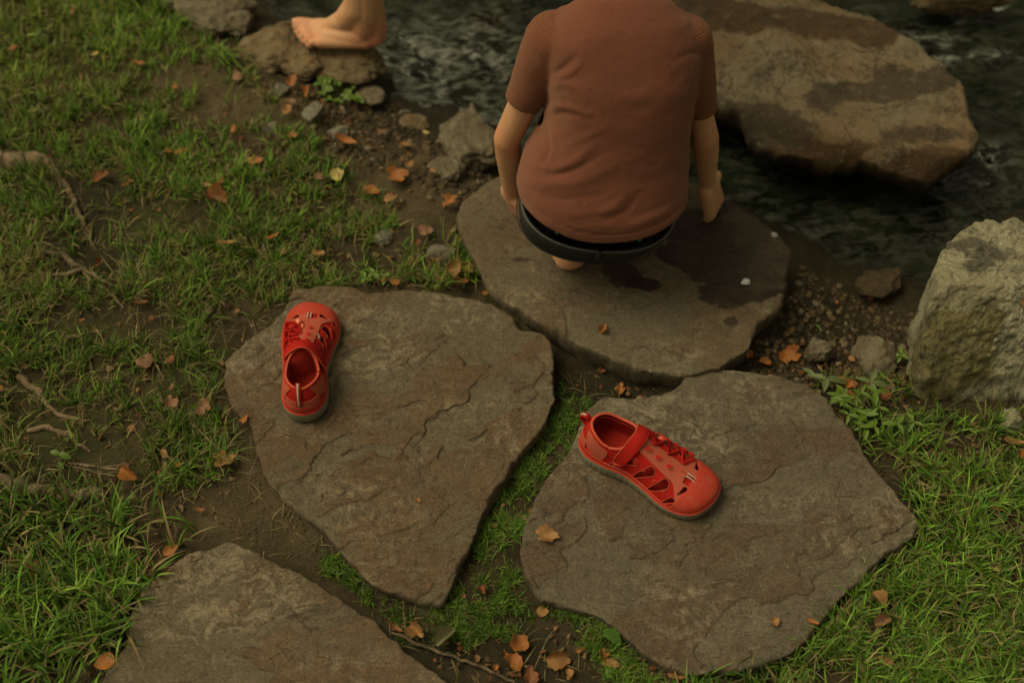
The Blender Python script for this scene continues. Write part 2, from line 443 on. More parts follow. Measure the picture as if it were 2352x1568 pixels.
# ================================================================ THE SETTING: ground and water
WZ = -0.065                                   # water level
water_poly = Dl([(540, -400), (560, -60), (585, 0), (640, 62), (720, 118), (820, 165), (872, 185), (885, 232), (960, 262), (1040, 262),
                 (1130, 300), (1230, 420), (1400, 440), (1560, 430), (1700, 480), (1850, 560), (1905, 600), (2010, 628), (2100, 665), (2170, 690),
                 (2230, 560), (2420, 470), (2900, 420), (2900, -400)], WZ)
dips = [(1290, 860, .06, .014), (1400, 880, .05, .012), (1500, 890, .05, .012), (1620, 860, .06, .008), (1240, 790, .04, .02),
        (220, 470, .07, .014), (230, 600, .05, .01), (1760, 800, .08, .02), (1900, 760, .10, .02), (2000, 700, .1, .02), (1210, 1500, .06, .008)]
def ground_z(P):
    P = np.asarray(P, float)[:, :2]
    d = -sdf(P, water_poly)                   # >0 on land
    z = .010*(fbm(P, 3.2, 3, 5)-.5)*2 + .012*(fbm(P, 13, 3, 9)-.5)
    near = np.clip(1-np.abs(d)/.6, 0, 1)
    z += near*(.010*(fbm(P, 38, 4, 21)-.5)+.006*(fbm(P, 110, 3, 31)-.5))
    bank = np.where(d > 0, -(1-sstep(-.02, .20, d))*.058, -.058-np.clip(-d*.55, 0, .16))
    z = z+bank
    for (px, py, r, h) in dips:
        c = np.array(D(px, py, 0)[:2]); z -= h*np.exp(-((P-c)**2).sum(1)/r**2)
    return z
def gz(x, y): return float(ground_z(np.array([[x, y]]))[0])
def axis(lo, hi, step, far):
    a_ = list(np.arange(lo, hi+1e-6, step)); s = step; x = a_[-1]
    while x < far: s *= 1.35; x += s; a_.append(x)
    s = step; x = a_[0]; pre = []
    while x > -far: s *= 1.35; x -= s; pre.append(x)
    return np.array(pre[::-1]+a_)
gx = axis(-.98, .98, .0052, 60); gy = axis(.45, 2.25, .0052, 60)
X, Y = np.meshgrid(gx, gy); P2 = np.c_[X.ravel(), Y.ravel()]
def zone(P, items):                            # soft discs (px, py, rx_px, ry_px) on the ground, in view pixels
    r = np.zeros(len(P))
    for (px, py, rx, ry) in items:
        c = np.array(D(px, py, 0)[:2]); ax = abs(D(px+rx, py, 0)[0]-c[0]); ay = abs(D(px, py-ry, 0)[1]-c[1])
        r = np.maximum(r, np.exp(-(((P-c)/np.array([ax, ay]))**2).sum(1)))
    return r
moss_items = [(100, 970, 130, 60), (130, 1040, 160, 60), (200, 780, 120, 50), (170, 1080, 160, 30), (150, 140, 300, 120), (60, 640, 80, 60), (420, 830, 120, 60), (330, 500, 200, 120), (40, 900, 60, 40)]
dust_items = [(620, 1150, 90, 90), (560, 1080, 60, 60), (430, 175, 140, 60), (950, 400, 150, 90), (560, 240, 130, 60), (500, 1200, 60, 40), (900, 470, 120, 60), (690, 1240, 50, 40)]
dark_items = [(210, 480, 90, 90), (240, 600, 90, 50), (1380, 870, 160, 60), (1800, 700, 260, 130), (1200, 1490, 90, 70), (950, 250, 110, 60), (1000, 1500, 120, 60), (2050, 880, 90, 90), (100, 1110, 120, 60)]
wd = -sdf(P2, water_poly)
zg = ground_z(P2)
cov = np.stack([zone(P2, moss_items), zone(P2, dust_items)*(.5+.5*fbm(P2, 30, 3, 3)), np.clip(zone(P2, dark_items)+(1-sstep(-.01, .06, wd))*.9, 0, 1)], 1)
nx_, ny_ = len(gx), len(gy)
I = np.arange(nx_*ny_).reshape(ny_, nx_)
Fq = np.stack([I[:-1, :-1].ravel(), I[:-1, 1:].ravel(), I[1:, 1:].ravel(), I[1:, :-1].ravel()], 1)
g = mk('ground', np.c_[P2, zg], Fq, M_soil, origin=(0, 1.3, 0), attrs={'cov': cov})
put(g, 'dark trodden soil with patches of moss sloping to the stream', None, None, 'structure')

gx2 = axis(-.7, 1.2, .006, 60); gy2 = axis(1.05, 2.6, .006, 60)
X, Y = np.meshgrid(gx2, gy2); P2 = np.c_[X.ravel(), Y.ravel()]
foam_glint_z = np.zeros(len(P2))
foam_glint_items = [(1000, 100, 110, 110), (1090, 210, 110, 70), (950, 200, 70, 60), (1120, 60, 90, 90), (930, 60, 60, 60), (640, 30, 80, 50), (1100, 260, 60, 25), (2310, 290, 40, 26), (2300, 350, 30, 14), (2120, 30, 120, 16), (2300, 60, 60, 14), (2180, 70, 60, 14), (940, 262, 36, 12)]  # zones of turbulent water whose glints are put into the colour
foam_glint_z = np.clip(zone(P2, foam_glint_items), 0, 1)
rough_w = .12+foam_glint_z
wz = WZ+.014*rough_w*(fbm(P2*np.array([1, 1.0]), 22, 4, 51)-.5)*2+.004*(fbm(P2*np.array([.6, 1.6])+.2*fbm(P2, 6, 2, 3)[:, None], 30, 3, 61)-.5)
far = np.clip(1-(np.abs(P2[:, 0])-1.5)/2, 0, 1); wz = WZ+(wz-WZ)*far
foam_glint_v = np.clip(foam_glint_z*.95+.06+.45*zone(P2, [(1900, 480, 260, 60), (2250, 420, 160, 120), (1750, 400, 100, 120)])*.35, 0, 1)
nx_, ny_ = len(gx2), len(gy2); I = np.arange(nx_*ny_).reshape(ny_, nx_)
Fq = np.stack([I[:-1, :-1].ravel(), I[:-1, 1:].ravel(), I[1:, 1:].ravel(), I[1:, :-1].ravel()], 1)
wt_ = mk('water', np.c_[P2, wz], Fq, M_water, origin=(0, 1.8, WZ), attrs={'foam_glint': foam_glint_v})
put(wt_, 'dark green stream water, rippled and glinting', None, None, 'structure')

# ================================================================ STEPPING SLABS
def slab(name, pts, ztop, zbot, mat, label, cat, group, seed, fol=(45, 3.0, 26), step=.0016, re=.0045, wets=None, nr=170, na=700,
         jag=.004, tilt=(0, 0), under=.012, zfun=None, layfun=None, bulge=.0, relief=.002, raw=None):
    o = Dl(pts, ztop) if raw is None else np.asarray(raw)
    c = resample(o, na)
    for _ in range(6): c = (np.roll(c, 1, 0)+2*c+np.roll(c, -1, 0))/4
    ang = np.arange(na)
    nrm = np.roll(c, -1, 0)-np.roll(c, 1, 0); nrm = np.c_[nrm[:, 1], -nrm[:, 0]]; nrm /= np.linalg.norm(nrm, axis=1)[:, None]+1e-9
    area = .5*np.sum(c[:, 0]*np.roll(c[:, 1], -1)-np.roll(c[:, 0], -1)*c[:, 1])
    if area < 0: nrm = -nrm
    c = c+nrm*((fbm(c, 30, 4, seed+1)-.5)*jag*2+(fbm(c, 9, 2, seed+2)-.5)*jag+(fbm(c, 95, 3, seed+6)-.5)*jag*.9)[:, None]
    ctr = c.mean(0)
    fr = np.r_[np.linspace(.012, .93, nr-26), np.linspace(.935, 1, 26)]
    top = (ctr+(c-ctr)[None]*fr[:, None, None]).reshape(-1, 2)
    dist = np.maximum(sdf(top, c), 0)
    a_ = math.radians(fol[0]); R = np.array([[math.cos(a_), -math.sin(a_)], [math.sin(a_), math.cos(a_)]])
    q = (top-ctr)@R; q = q/np.array([fol[1], 1.0]); q = q+(.048*np.stack([fbm(top, 14, 3, seed+3), fbm(top, 14, 3, seed+4)], 1))
    m_acc = 1.0; z = 0.0; lay = 0.0; edge = 0.0
    for k, (cv_, fq) in enumerate(((.70, .62), (.62, 1.0), (.55, 1.7), (.5, 2.6))):
        nk = fbm(q+k*3.7, fol[2]*fq, 4, seed+5+k*11, .45); th = np.quantile(nk, 1-cv_); wd_ = .010*fq**.5
        mk_ = sstep(th-wd_, th+wd_, nk); edge = np.maximum(edge, 4*mk_*(1-mk_)*m_acc*(.25+.75*(nk < th+wd_))*(1-.18*k)); m_acc = m_acc*mk_
        z = z+step*(.75, .7, .5, .3)[k]*m_acc; lay = lay+(.45, .30, .15, .10)[k]*m_acc
    lay = .12+.80*lay+(fbm(top, 18, 4, seed+10)-.5)*.7; edge = edge*sstep(.3, .6, fbm(top, 9, 2, seed+12))
    z = z-1.6*step+relief*(fbm(top, 5, 2, seed+7)-.5)*2+.0013*(fbm(top, 60, 4, seed+8)-.5)*2
    if zfun is not None: z = z+zfun(top, dist)
    if layfun is not None: lay = layfun(top, lay)
    dd = np.clip(dist/re, 0, 1); rr = re*(.30+1.5*sstep(.35, .75, fbm(top, 32, 3, seed+13)))
    z = ztop+z-rr*(1-np.sqrt(np.clip(1-(1-dd)**2, 0, 1)))+(top-ctr)@np.array(tilt)
    wet = np.zeros(len(top))
    if wets: 
        wz_ = sum(np.exp(-((((top-np.array(D(px, py, ztop)[:2]))/np.array([rx, ry]))**2).sum(1))) for px, py, rx, ry in wets)
        wet = sstep(.44, .54, wz_+.95*(fbm(top, 34, 5, seed+14, .6)-.5))*(.80+.2*sstep(.35, .6, fbm(top, 20, 3, seed+44)))
    c_s = c.copy()
    for _ in range(60): c_s = (np.roll(c_s, 1, 0)+c_s+np.roll(c_s, -1, 0))/3
    V = [np.c_[top, z]]; LAY = [np.stack([np.clip(lay, 0, 1), edge, wet], 1)]
    zt = z.reshape(len(fr), na)[-1]; wl = wet.reshape(len(fr), na)[-1]; ns = 14
    for k in range(1, ns+1):
        t = k/ns; zz = zt+(zbot-zt)*t
        cb = c+(c_s-c)*min(1, t*2.5); zz = zz if t < .2 else zz+(zz.mean()-zz)*min(1, (t-.2)*2)*.9; p3 = np.c_[cb, zz]
        off = bulge*math.sin(math.pi*min(1, t*1.3))-under*t*t+(fbm(p3*np.array([1, 1, 2.2]), 40, 4, seed+15)-.5)*.011*min(1, 3*t)
        V.append(np.c_[cb+nrm*off[:, None], zz]); LAY.append(np.stack([np.full(na, .3), np.full(na, .35), np.maximum(wl, sstep(WZ+.02, WZ, zz))], 1))
    V = np.vstack(V); LAY = np.vstack(LAY); rows = len(fr)+ns
    I_ = np.arange(rows*na).reshape(rows, na); J = np.roll(I_, -1, 1)
    F_ = np.stack([I_[:-1].ravel(), I_[1:].ravel(), J[1:].ravel(), J[:-1].ravel()], 1)
    if area < 0: F_ = F_[:, ::-1]
    ob = mk(name, V, F_, mat, origin=(ctr[0], ctr[1], zbot), attrs={'lay': LAY})
    # close the small hole in the middle
    bm = bmesh.new(); bm.from_mesh(ob.data); bm.verts.ensure_lookup_table()
    f = [bm.verts[i] for i in (range(na) if area > 0 else range(na-1, -1, -1))]
    try: nf = bm.faces.new(f); nf.smooth = True
    except Exception: pass
    bm.to_mesh(ob.data); bm.free()
    put(ob, label, cat, group)
    slabs.append((c, ztop, ob)); return ob
slabs = []
GR = 'flat stepping slabs leading to the stream'
mid_pts = [(672, 662), (740, 652), (800, 655), (850, 667), (940, 662), (1000, 668), (1080, 680), (1130, 690), (1178, 722), (1192, 753), (1240, 762), (1272, 790), (1270, 850),
           (1276, 915), (1235, 990), (1180, 1060), (1130, 1140), (1080, 1250), (1040, 1340), (1012, 1388), (960, 1380), (890, 1360), (835, 1325), (765, 1240), (700, 1190), (655, 1155),
           (612, 1100), (587, 1040), (583, 985), (530, 930), (508, 880), (518, 825), (565, 778), (622, 738), (655, 700)]
slab('stepping_slab', mid_pts, .020, -.04, M_slabA, 'brown wedge-shaped stone slab in the middle with flaky diagonal ridges', 'stone slab', GR, 100, fol=(33, 2.6, 32), step=.0014)
right_pts = [(1338, 940), (1390, 910), (1470, 912), (1528, 900), (1560, 880), (1582, 846), (1640, 843), (1700, 848), (1780, 855), (1850, 880), (1902, 912), (1932, 955), (1960, 1000), (2000, 1062),
             (2060, 1128), (2110, 1190), (2098, 1232), (2060, 1262), (2010, 1290), (1965, 1340), (1910, 1400), (1860, 1460), (1800, 1510), (1700, 1538), (1600, 1548), (1520, 1530), (1470, 1495), (1415, 1448),
             (1345, 1405), (1300, 1390), (1240, 1372), (1205, 1320), (1195, 1262), (1205, 1200), (1240, 1122), (1290, 1060), (1325, 1000)]
slab('stepping_slab', right_pts, .020, -.04, M_slabB, 'wide grey-brown stone slab at the right with whitish veins', 'stone slab', GR, 200, fol=(28, 1.7, 22), step=.0011, relief=.003)
front_pts = [(520, 1238), (575, 1256), (640, 1298), (725, 1332), (800, 1388), (860, 1430), (925, 1492), (990, 1540), (1050, 1580), (1090, 1640), (1010, 1730), (780, 1800), (480, 1790), (250, 1700),
             (215, 1610), (240, 1540), (288, 1475), (305, 1405), (335, 1338), (395, 1300), (460, 1262)]
slab('stepping_slab', front_pts, .020, -.04, M_slabA, 'brown stone slab at the bottom left corner with a pale grey patch', 'stone slab', GR, 300, fol=(24, 2.6, 24), step=.0012, relief=.003)
back_pts = [(1052, 500), (1062, 468), (1102, 430), (1150, 402), (1260, 388), (1380, 388), (1500, 398), (1600, 425), (1690, 470), (1780, 520), (1822, 570), (1812, 650), (1795, 705), (1745, 738),
            (1722, 800), (1655, 843), (1560, 858), (1490, 852), (1400, 818), (1300, 770), (1240, 742), (1190, 706), (1135, 675), (1112, 640), (1092, 600), (1068, 555)]
wets = [(1700, 650, .050, .040), (1625, 570, .045, .030), (1690, 560, .075, .075), (1600, 520, .05, .03), (1740, 640, .035, .02), (1440, 640, .026, .024), (1490, 655, .016, .010), (1410, 615, .018, .012), (1200, 597, .022, .006), (1680, 740, .010, .006), (1780, 600, .03, .035), (1640, 610, .03, .02), (1560, 590, .03, .014)]
slab('stepping_slab', back_pts, .026, -.10, M_slabC, 'stone slab with dark wet stains under the crouching child', 'stone slab', GR, 400, fol=(10, 1.6, 14), step=.0006, relief=.003, wets=wets, under=.055, re=.006)

# ================================================================ ROCKS
def RN(pts, zs):
    return np.array([N(x, y, z)[:2] for (x, y), z in zip(pts, zs)])
def boulder_lay(items_dark, items_rust, z):
    def f(top, lay): return None
    return f
def rock_from(name, outline, ztop, zbot, mat, label, cat, group, seed, dark=(), rust=(), wets=(), zfun=None, re=.03, jag=.008, under=.03, bulge=0, relief=.01, step=.0012, side=(0, .6), raw=None, fol=(20, 1.5, 9), side_wet_shade=.0, ra=.006, rf=16, stp=.5):
    ob = slab(name, None if raw is not None else outline, ztop, zbot, mat, label, cat, group, seed, fol=fol, step=step, re=re, nr=100, na=480, jag=jag, under=under, bulge=bulge, relief=relief, zfun=zfun, raw=raw)
    n = len(ob.data.vertices); co = np.empty(n*3); ob.data.vertices.foreach_get('co', co); co = co.reshape(-1, 3)+np.array(ob.location)
    A = np.zeros((n, 4)); A[:, 3] = 1
    def blob(items, s):
        r = np.zeros(n)
        for (px, py, rx, ry) in items:
            c = np.array(N(px, py, ztop)[:2]); r += np.exp(-((((co[:, :2]-c)/np.array([rx, ry]))**2).sum(1)))
        return sstep(.36, .66, r+1.7*(fbm(co, 24, 6, s, .65)-.5))*.92
    A[:, 0] = blob(dark, seed+31) if dark else 0
    A[:, 1] = blob(rust, seed+32) if rust else 0
    isside = np.zeros(n); isside[100*480:] = 1
    A[:, 0] = np.maximum(A[:, 0], isside*side[0]); A[:, 1] = np.maximum(A[:, 1], isside*side[1]*(.5+.5*fbm(co, 12, 3, 3)))
    A[:, 2] = np.maximum(isside*side_wet_shade, sstep(WZ+.035, WZ+.01, co[:, 2]))  # wet near the waterline; the overhang's shade is also painted on the side
    ob.data.color_attributes['lay'].data.foreach_set('color', A.astype(np.float32).ravel())
    nn = np.empty(n*3); ob.data.vertices.foreach_get('normal', nn); nn = nn.reshape(-1, 3)
    dd = ra*((fbm(co, rf, 6, seed+50, .66)-.5)*2+stp*(np.floor(fbm(co, rf*.7, 3, seed+60)*7)/7-.5))
    co2 = co+nn*dd[:, None]-np.array(ob.location); ob.data.vertices.foreach_set('co', co2.ravel()); ob.data.update(); return ob
bo = [(1560, -140), (1700, -150), (1842, -75), (2016, -18), (2141, 14), (2190, 62), (2234, 108), (2284, 156), (2333, 192), (2364, 232), (2375, 290), (2393, 332), (2380, 372), (2330, 400), (2270, 421),
      (2186, 396), (2096, 374), (1985, 362), (1900, 350), (1829, 315), (1795, 268), (1735, 236), (1640, 225), (1560, 180), (1510, 80)]
def bz(top, dist):       # near edge bevelled, back lower
    r = np.zeros(len(top))
    e0 = np.array(N(1829, 317, .05)[:2]); e1 = np.array(N(2270, 421, .05)[:2])
    t = (e1-e0)/np.linalg.norm(e1-e0); nn = np.array([-t[1], t[0]])
    d = (top-e0)@nn
    r -= .030*(1-sstep(.0, .038, d))**1.2
    e2 = np.array(N(1700, 40, .05)[:2]); e3 = np.array(N(2150, 95, .05)[:2]); t = (e3-e2)/np.linalg.norm(e3-e2); nn = np.array([-t[1], t[0]])
    r -= .03*sstep(-.02, .12, (top-e2)@nn)
    r += .012*sstep(.45, .55, fbm(top, 6, 2, 77))*sstep(.02, .08, dist)
    return r
rock_from('boulder', None, .055, -.12, M_boulder, 'large flat boulder with dark blotches lying in the stream', 'boulder', None, 500,
          dark=[(2180, 190, .035, .035), (2200, 215, .05, .02), (2250, 330, .08, .028), (2130, 230, .05, .02), (1930, 290, .035, .035), (2010, 240, .02, .035), (1840, 290, .04, .02), (2290, 190, .03, .02), (2240, 400, .04, .012), (1760, 260, .05, .02), (2060, 220, .02, .02)],
          rust=[(1700, 20, .12, .05), (1850, 30, .12, .03), (2050, 60, .12, .03), (2110, 80, .05, .04), (1750, 60, .06, .03), (1980, 350, .14, .012), (2150, 385, .14, .016), (2320, 400, .08, .02), (1900, 340, .06, .012)],
          zfun=bz, ra=.0032, rf=22, re=.012, jag=.005, under=.20, relief=.008, step=.0016, side=(.3, .75), side_wet_shade=.55, raw=np.array([N(x, y, .045)[:2] for x, y in bo]), fol=(-10, 2.2, 9))
# pale rough block at the right edge
kp = [(2232, 960, 0), (2222, 915, .02), (2240, 840, .06), (2264, 750, .09), (2282, 672, .12), (2297, 611, .135), (2324, 569, .14), (2362, 538, .145), (2381, 519, .15), (2450, 524, .15), (2560, 545, .15), (2760, 600, .15), (2820, 800, .08), (2780, 1040, 0),
      (2640, 1035, 0), (2500, 1016, 0), (2439, 1003, 0), (2362, 999, 0), (2324, 985, 0), (2262, 981, 0)]
kraw = np.array([N(x, y, z)[:2] for x, y, z in kp])
yb0 = N(2300, 980, 0).y; yb1 = N(2400, 690, .135).y
def kz(top, dist):
    t = np.clip((top[:, 1]-yb0)/(yb1-yb0)/.86, 0, 1)
    rough = fbm(top, 26, 5, 611)-.5; ledge = fbm(top*np.array([.5, 1.4]), 30, 3, 612)
    z = -.150+.150*(.18*np.minimum(1, t*8)+.82*t**.8)
    z += (.012*rough)*np.clip(1.25-t, .12, 1)
    return z
rock_from('stone_block', None, .150, -.05, M_block, 'pale rough-faced stone block at the right edge with a smooth top', 'stone block', None, 600,
          dark=[(2360, 590, .034, .013), (2400, 622, .040, .016), (2380, 650, .02, .01)], rust=[(2300, 800, .05, .05), (2450, 900, .05, .03), (2260, 940, .03, .02), (2420, 760, .03, .03)], zfun=kz, re=.016, jag=.006, under=.0, relief=.003, step=.0012, side=(.0, .0), raw=kraw, fol=(30, 1.5, 18), ra=.012, rf=30, stp=.15)
M_wetrock = conglom('wet brown rock', (.075, .052, .030), (.060, .042, .024), (.030, .024, .015))
def rock(name, px, py, sx, sy, h, z, mat, label, cat, seed, rot=0, group=None, rough=.35, sc=2.2, flat=.6):
    """native px centre, size px wide/deep, height m"""
    c = N(px, py, z); k = ppm(px, py, z); rx = sx/2/k; ry = sy/2/k/.8
    bm = bmesh.new(); bmesh.ops.create_icosphere(bm, subdivisions=5, radius=1)
    v = np.array([q.co[:] for q in bm.verts]); f = [tuple(q.index for q in p.verts) for p in bm.faces]; bm.free()
    # faceted: pull towards a few random planes
    rs = np.random.RandomState(seed)
    for k_ in range(14):
        nn = rs.normal(size=3); nn /= np.linalg.norm(nn); dd = .55+.35*rs.rand()
        over = np.maximum(v@nn-dd, 0); v = v-over[:, None]*nn*.85
    v = v*(1+rough*(fbm(v, sc, 4, seed)-.5)[:, None]+(.12 if 'river' in name else .34)*(fbm(v, 6, 5, seed+1, .6)-.5)[:, None])
    a_ = math.radians(rot); x, y = v[:, 0]*rx, v[:, 1]*ry
    zz = np.clip(v[:, 2], -flat, 9)*h
    V = np.c_[x*math.cos(a_)-y*math.sin(a_)+c.x, x*math.sin(a_)+y*math.cos(a_)+c.y, zz+c.z]
    o = mk(name, V, f, mat, origin=(c.x, c.y, c.z-flat*h)); put(o, label, cat, group); return o
rock('bank_rock', 520, 34, 230, 110, .022, -.004, M_conGrey, 'pale lumpy rock at the top of the bank, left of the bare foot', 'rock', 1, rot=-15)
rock('bank_rock', 585, 58, 80, 56, .018, .0, M_conGrey, 'small pale lump lodged against the ochre bank rock', 'rock', 8)
rock('bank_rock', 425, 8, 200, 60, .018, -.004, M_conGrey, 'grey rock cut by the top edge above the grass', 'rock', 2, rot=-10)
rock('bank_rock', 665, 118, 215, 150, .026, -.012, M_conOchre, 'ochre pitted bank rock right below the toes', 'rock', 3, rot=-22)
rock('bank_rock', 835, 138, 260, 120, .022, -.008, M_conOchre, 'flat ochre rock the bare foot stands on', 'rock', 4, rot=-16)
rock('bank_rock', 745, 150, 120, 90, .018, -.010, M_conOchre, 'low ochre rock bridging the two under the bare foot', 'rock', 9, rot=-16)
rock('bank_rock', 600, 20, 60, 40, .016, -.03, M_conGrey, 'dark rock at the water edge behind the small pale lump', 'rock', 41)
rock('bank_rock', 1155, 350, 150, 200, .034, -.024, M_conGrey, 'knobbly grey boulder beside the crouching child left arm', 'rock', 5, rot=10)
rock('bank_rock', 1090, 412, 110, 60, .014, -.008, M_conGrey, 'small grey rock between the knobbly boulder and the fallen leaves', 'rock', 6, rot=-30)
rock('bank_rock', 1010, 300, 80, 44, .012, -.040, M_conOchre, 'low ochre rock at the turbulent water edge left of the knobbly boulder', 'rock', 42, rot=-10)
rock('bank_rock', 905, 235, 90, 60, .014, -.030, M_conGrey, 'wet brown rock below the right end of the foot rock', 'rock', 43, rot=-40)
rock('river_stone', 762, 279, 66, 54, .020, .004, M_pebble, 'rounded grey stone among leaves below the clover', 'stone', 11)
rock('river_stone', 830, 328, 62, 44, .016, .002, M_pebble, 'smaller grey stone above the bright red-orange leaf', 'stone', 12)
rock('river_stone', 690, 218, 44, 32, .012, .002, M_pebble, 'little grey stone at the left of the clover patch', 'stone', 13)
rock('river_stone', 668, 312, 34, 24, .010, .002, M_pebble, 'small tan stone left of the rounded grey stone', 'stone', 14)
rock('river_stone', 648, 318, 24, 18, .008, .002, M_pebble, 'tiny tan stone left of the small tan one', 'stone', 15)
rock('river_stone', 990, 282, 54, 26, .010, -.055, M_pebble, 'wet pale stone at the edge of the turbulent water', 'stone', 16)
rock('river_stone', 1082, 618, 90, 36, .014, .004, M_pebble, 'half-buried grey stone in the grass left of the stained slab', 'stone', 17)
rock('river_stone', 935, 575, 54, 46, .010, .000, M_pebble, 'flat grey-brown stone sunk in soil above the grass', 'stone', 18)
rock('bank_rock', 2000, 855, 74, 56, .022, -.016, M_conGrey, 'grey rock behind the wide slab, next to the pitted boulder', 'rock', 21)
rock('bank_rock', 2135, 885, 110, 120, .030, -.014, M_conGrey, 'grey pitted boulder beside the pale block', 'rock', 22, rot=20)
rock('bank_rock', 2150, 690, 130, 90, .007, -.042, M_wetrock, 'low brown rock at the water edge left of the pale block', 'rock', 23, rot=20)
rock('bank_rock', 2468, 1040, 80, 66, .030, .004, M_block, 'small pale stone under the right end of the rough block', 'rock', 25)
rock('bank_rock', 2355, -8, 240, 60, .05, -.02, M_conOchre, 'brown rock cut by the top right edge beyond the stream', 'rock', 26, rot=-4)
rock('river_stone', 1822, 688, 30, 14, .005, .027, plain('shell', (.55, .55, .60), .3, .6), 'shiny whitish pebble on the wet part of the stained slab', 'pebble', 27, rot=15)
rock('river_stone', 1890, 575, 22, 12, .005, .024, plain('wet pebble', (.35, .35, .36), .25, .7), 'tiny pale pebble at the far wet edge of the stained slab', 'pebble', 28, rot=-15)
rock('river_stone', 2445, 14, 64, 22, .010, -.03, plain('white pebble', (.50, .52, .48), .35, .6), 'long white stone against the top right rock', 'pebble', 29, rot=25)
rock('river_stone', 2174, 843, 20, 14, .006, -.008, M_pebble, 'tiny white pebble touching the pitted boulder', 'pebble', 30)
rock('river_stone', 2179, 953, 16, 16, .005, -.002, M_pebble, 'tiny white pebble below the pitted boulder', 'pebble', 31)

# gravel along the banks: uncountable
def gravel(name, polys, n, smin, smax, mat, label, seed):
    rs = np.random.RandomState(seed); V = []; F = []
    bm = bmesh.new(); bmesh.ops.create_icosphere(bm, subdivisions=1, radius=1); bv = np.array([q.co[:] for q in bm.verts]); bf = np.array([[q.index for q in p.verts] for p in bm.faces]); bm.free()
    bases = []; k = 0
    for poly, share in polys:
        W = Dl(poly, -.01); lo = W.min(0); hi = W.max(0); m_ = int(n*share); got = 0
        while got < m_:
            p = lo+(hi-lo)*rs.rand(4*m_, 2); p = p[sdf(p, W) > 0]
            for c, zt, _ in slabs[:4]: p = p[sdf(p, c) < .002]
            p = p[:m_-got]; bases.append(p); got += len(p)
            if len(p) == 0: break
    B = np.vstack(bases); z = ground_z(B)
    s = smin+(smax-smin)*rs.rand(len(B))**3
    for i in range(len(B)):
        v = bv*(1+.35*(rs.rand(len(bv), 1)-.5))*s[i]*np.array([1+.5*rs.rand(), 1, .55]); a_ = rs.rand()*6.3
        x = v[:, 0]*math.cos(a_)-v[:, 1]*math.sin(a_); y = v[:, 0]*math.sin(a_)+v[:, 1]*math.cos(a_)
        V.append(np.c_[x+B[i, 0], y+B[i, 1], v[:, 2]+z[i]+s[i]*.15]); F.append(bf+i*len(bv))
    V = np.vstack(V); F = np.vstack(F)
    cl = np.repeat(rs.rand(len(B)), len(bv)); cl2 = np.repeat(rs.rand(len(B)), len(bv))
    o = mk(name, V, F, mat, origin=(B[:, 0].mean(), B[:, 1].mean(), -.03), attrs={'g': np.stack([cl, cl2, cl], 1)}); put(o, label, None, None, 'stuff')
    return o
m = M('gravel', .8, .35)
c = m.ramp(m.attr('g', 0), [(0, (.030, .021, .012)), (.5, (.065, .046, .026)), (.85, (.12, .075, .035)), (1, (.18, .145, .095))])
c = m.mix(1.0, c, m.ramp(m.noise(300, 4), [(.3, .6), (.7, 1.3)]), 'MULTIPLY'); m.base(c)
M_gravel = m.m
put(gravel('gravel', [([(1740, 740), (1830, 640), (1850, 570), (2000, 640), (2110, 680), (2150, 760), (2100, 880), (2060, 960), (1900, 900), (1720, 840)], .6),
        ([(880, 180), (960, 270), (1050, 290), (1150, 400), (1050, 470), (900, 420), (700, 330), (680, 200), (780, 160)], .4)], 2900, .0010, .0062, M_gravel, 'wet brown gravel and grit along the stream bank', 5), None, None, None, 'stuff')['category'] = 'gravel'
put(gravel('grit', [([(470, 1060), (600, 1040), (760, 1230), (740, 1320), (520, 1230), (430, 1200)], .25), ([(1290, 830), (1560, 880), (1500, 920), (1350, 920)], .1), ([(0, 0), (1050, 0), (1050, 650), (650, 680), (450, 1300), (0, 1568)], .65)],
   1500, .0007, .0024, M_gravel, 'fine grit and crumbs lying on the bare soil', 6), None, None, None, 'stuff')['category'] = 'grit'
# ================================================================ SHOES
M_red = plain('red mesh fabric', (.40, .014, .010), .85, .15, 900, .5, .8, .0007)
M_redlight = plain('salmon trim', (.52, .080, .045), .7, .25, 1200, .2, .4, .0004)
M_rubber = plain('orange red rubber', (.50, .058, .034), .62, .3, 500, .12, .2, .0004)
def dusty(name, col, dust, rough):
    m = M(name, rough, .28); c = m.mix(m.ramp(m.noise(45, 6, .75, dist=.8), [(.46, 0), (.68, .75)]), col, dust); c = m.mix(m.ramp(m.noise(300, 3, .7), [(.60, 0), (.75, .6)]), c, tuple(q*.5 for q in col))
    m.base(c); m.bump(m.noise(420, 4, .7), .4, .0005); m.rough(m.ramp(m.noise(60, 4), [(.3, rough-.15), (.7, rough+.15)])); return m.m
M_pink = plain('faded pink nubuck', (.42, .092, .058), .8, .2, 1200, .2, .5, .0004)
M_sole = dusty('grey green sole rubber', (.22, .21, .145), (.12, .095, .06), .8); M_rubber = dusty('scuffed red rubber', (.46, .040, .024), (.40, .085, .052), .66)
M_inner = plain('dark red lining', (.36, .020, .012), .85, .2, 800, .3, .4, .0005)
M_refl = plain('grey reflective thread', (.42, .38, .32), .5, .5, 900, .2, .2, .0003)
M_toggle = plain('translucent orange toggle', (.75, .16, .08), .3, .6, 300, .1, .1, .0003)
SL = .197
OUT = [(.5, .004), (.475, .021), (.40, .033), (.26, .0385), (.10, .0365), (-.08, .0320), (-.25, .0300), (-.39, .0275), (-.475, .0165), (-.50, 0), (-.475, -.0175), (-.39, -.0285), (-.26, -.0300), (-.10, -.0270),
       (.06, -.0325), (.20, -.0405), (.33, -.0410), (.425, -.0330), (.48, -.0170)]
def lerp(tab, x): return np.interp(x, [t[0] for t in tab], [t[1] for t in tab])
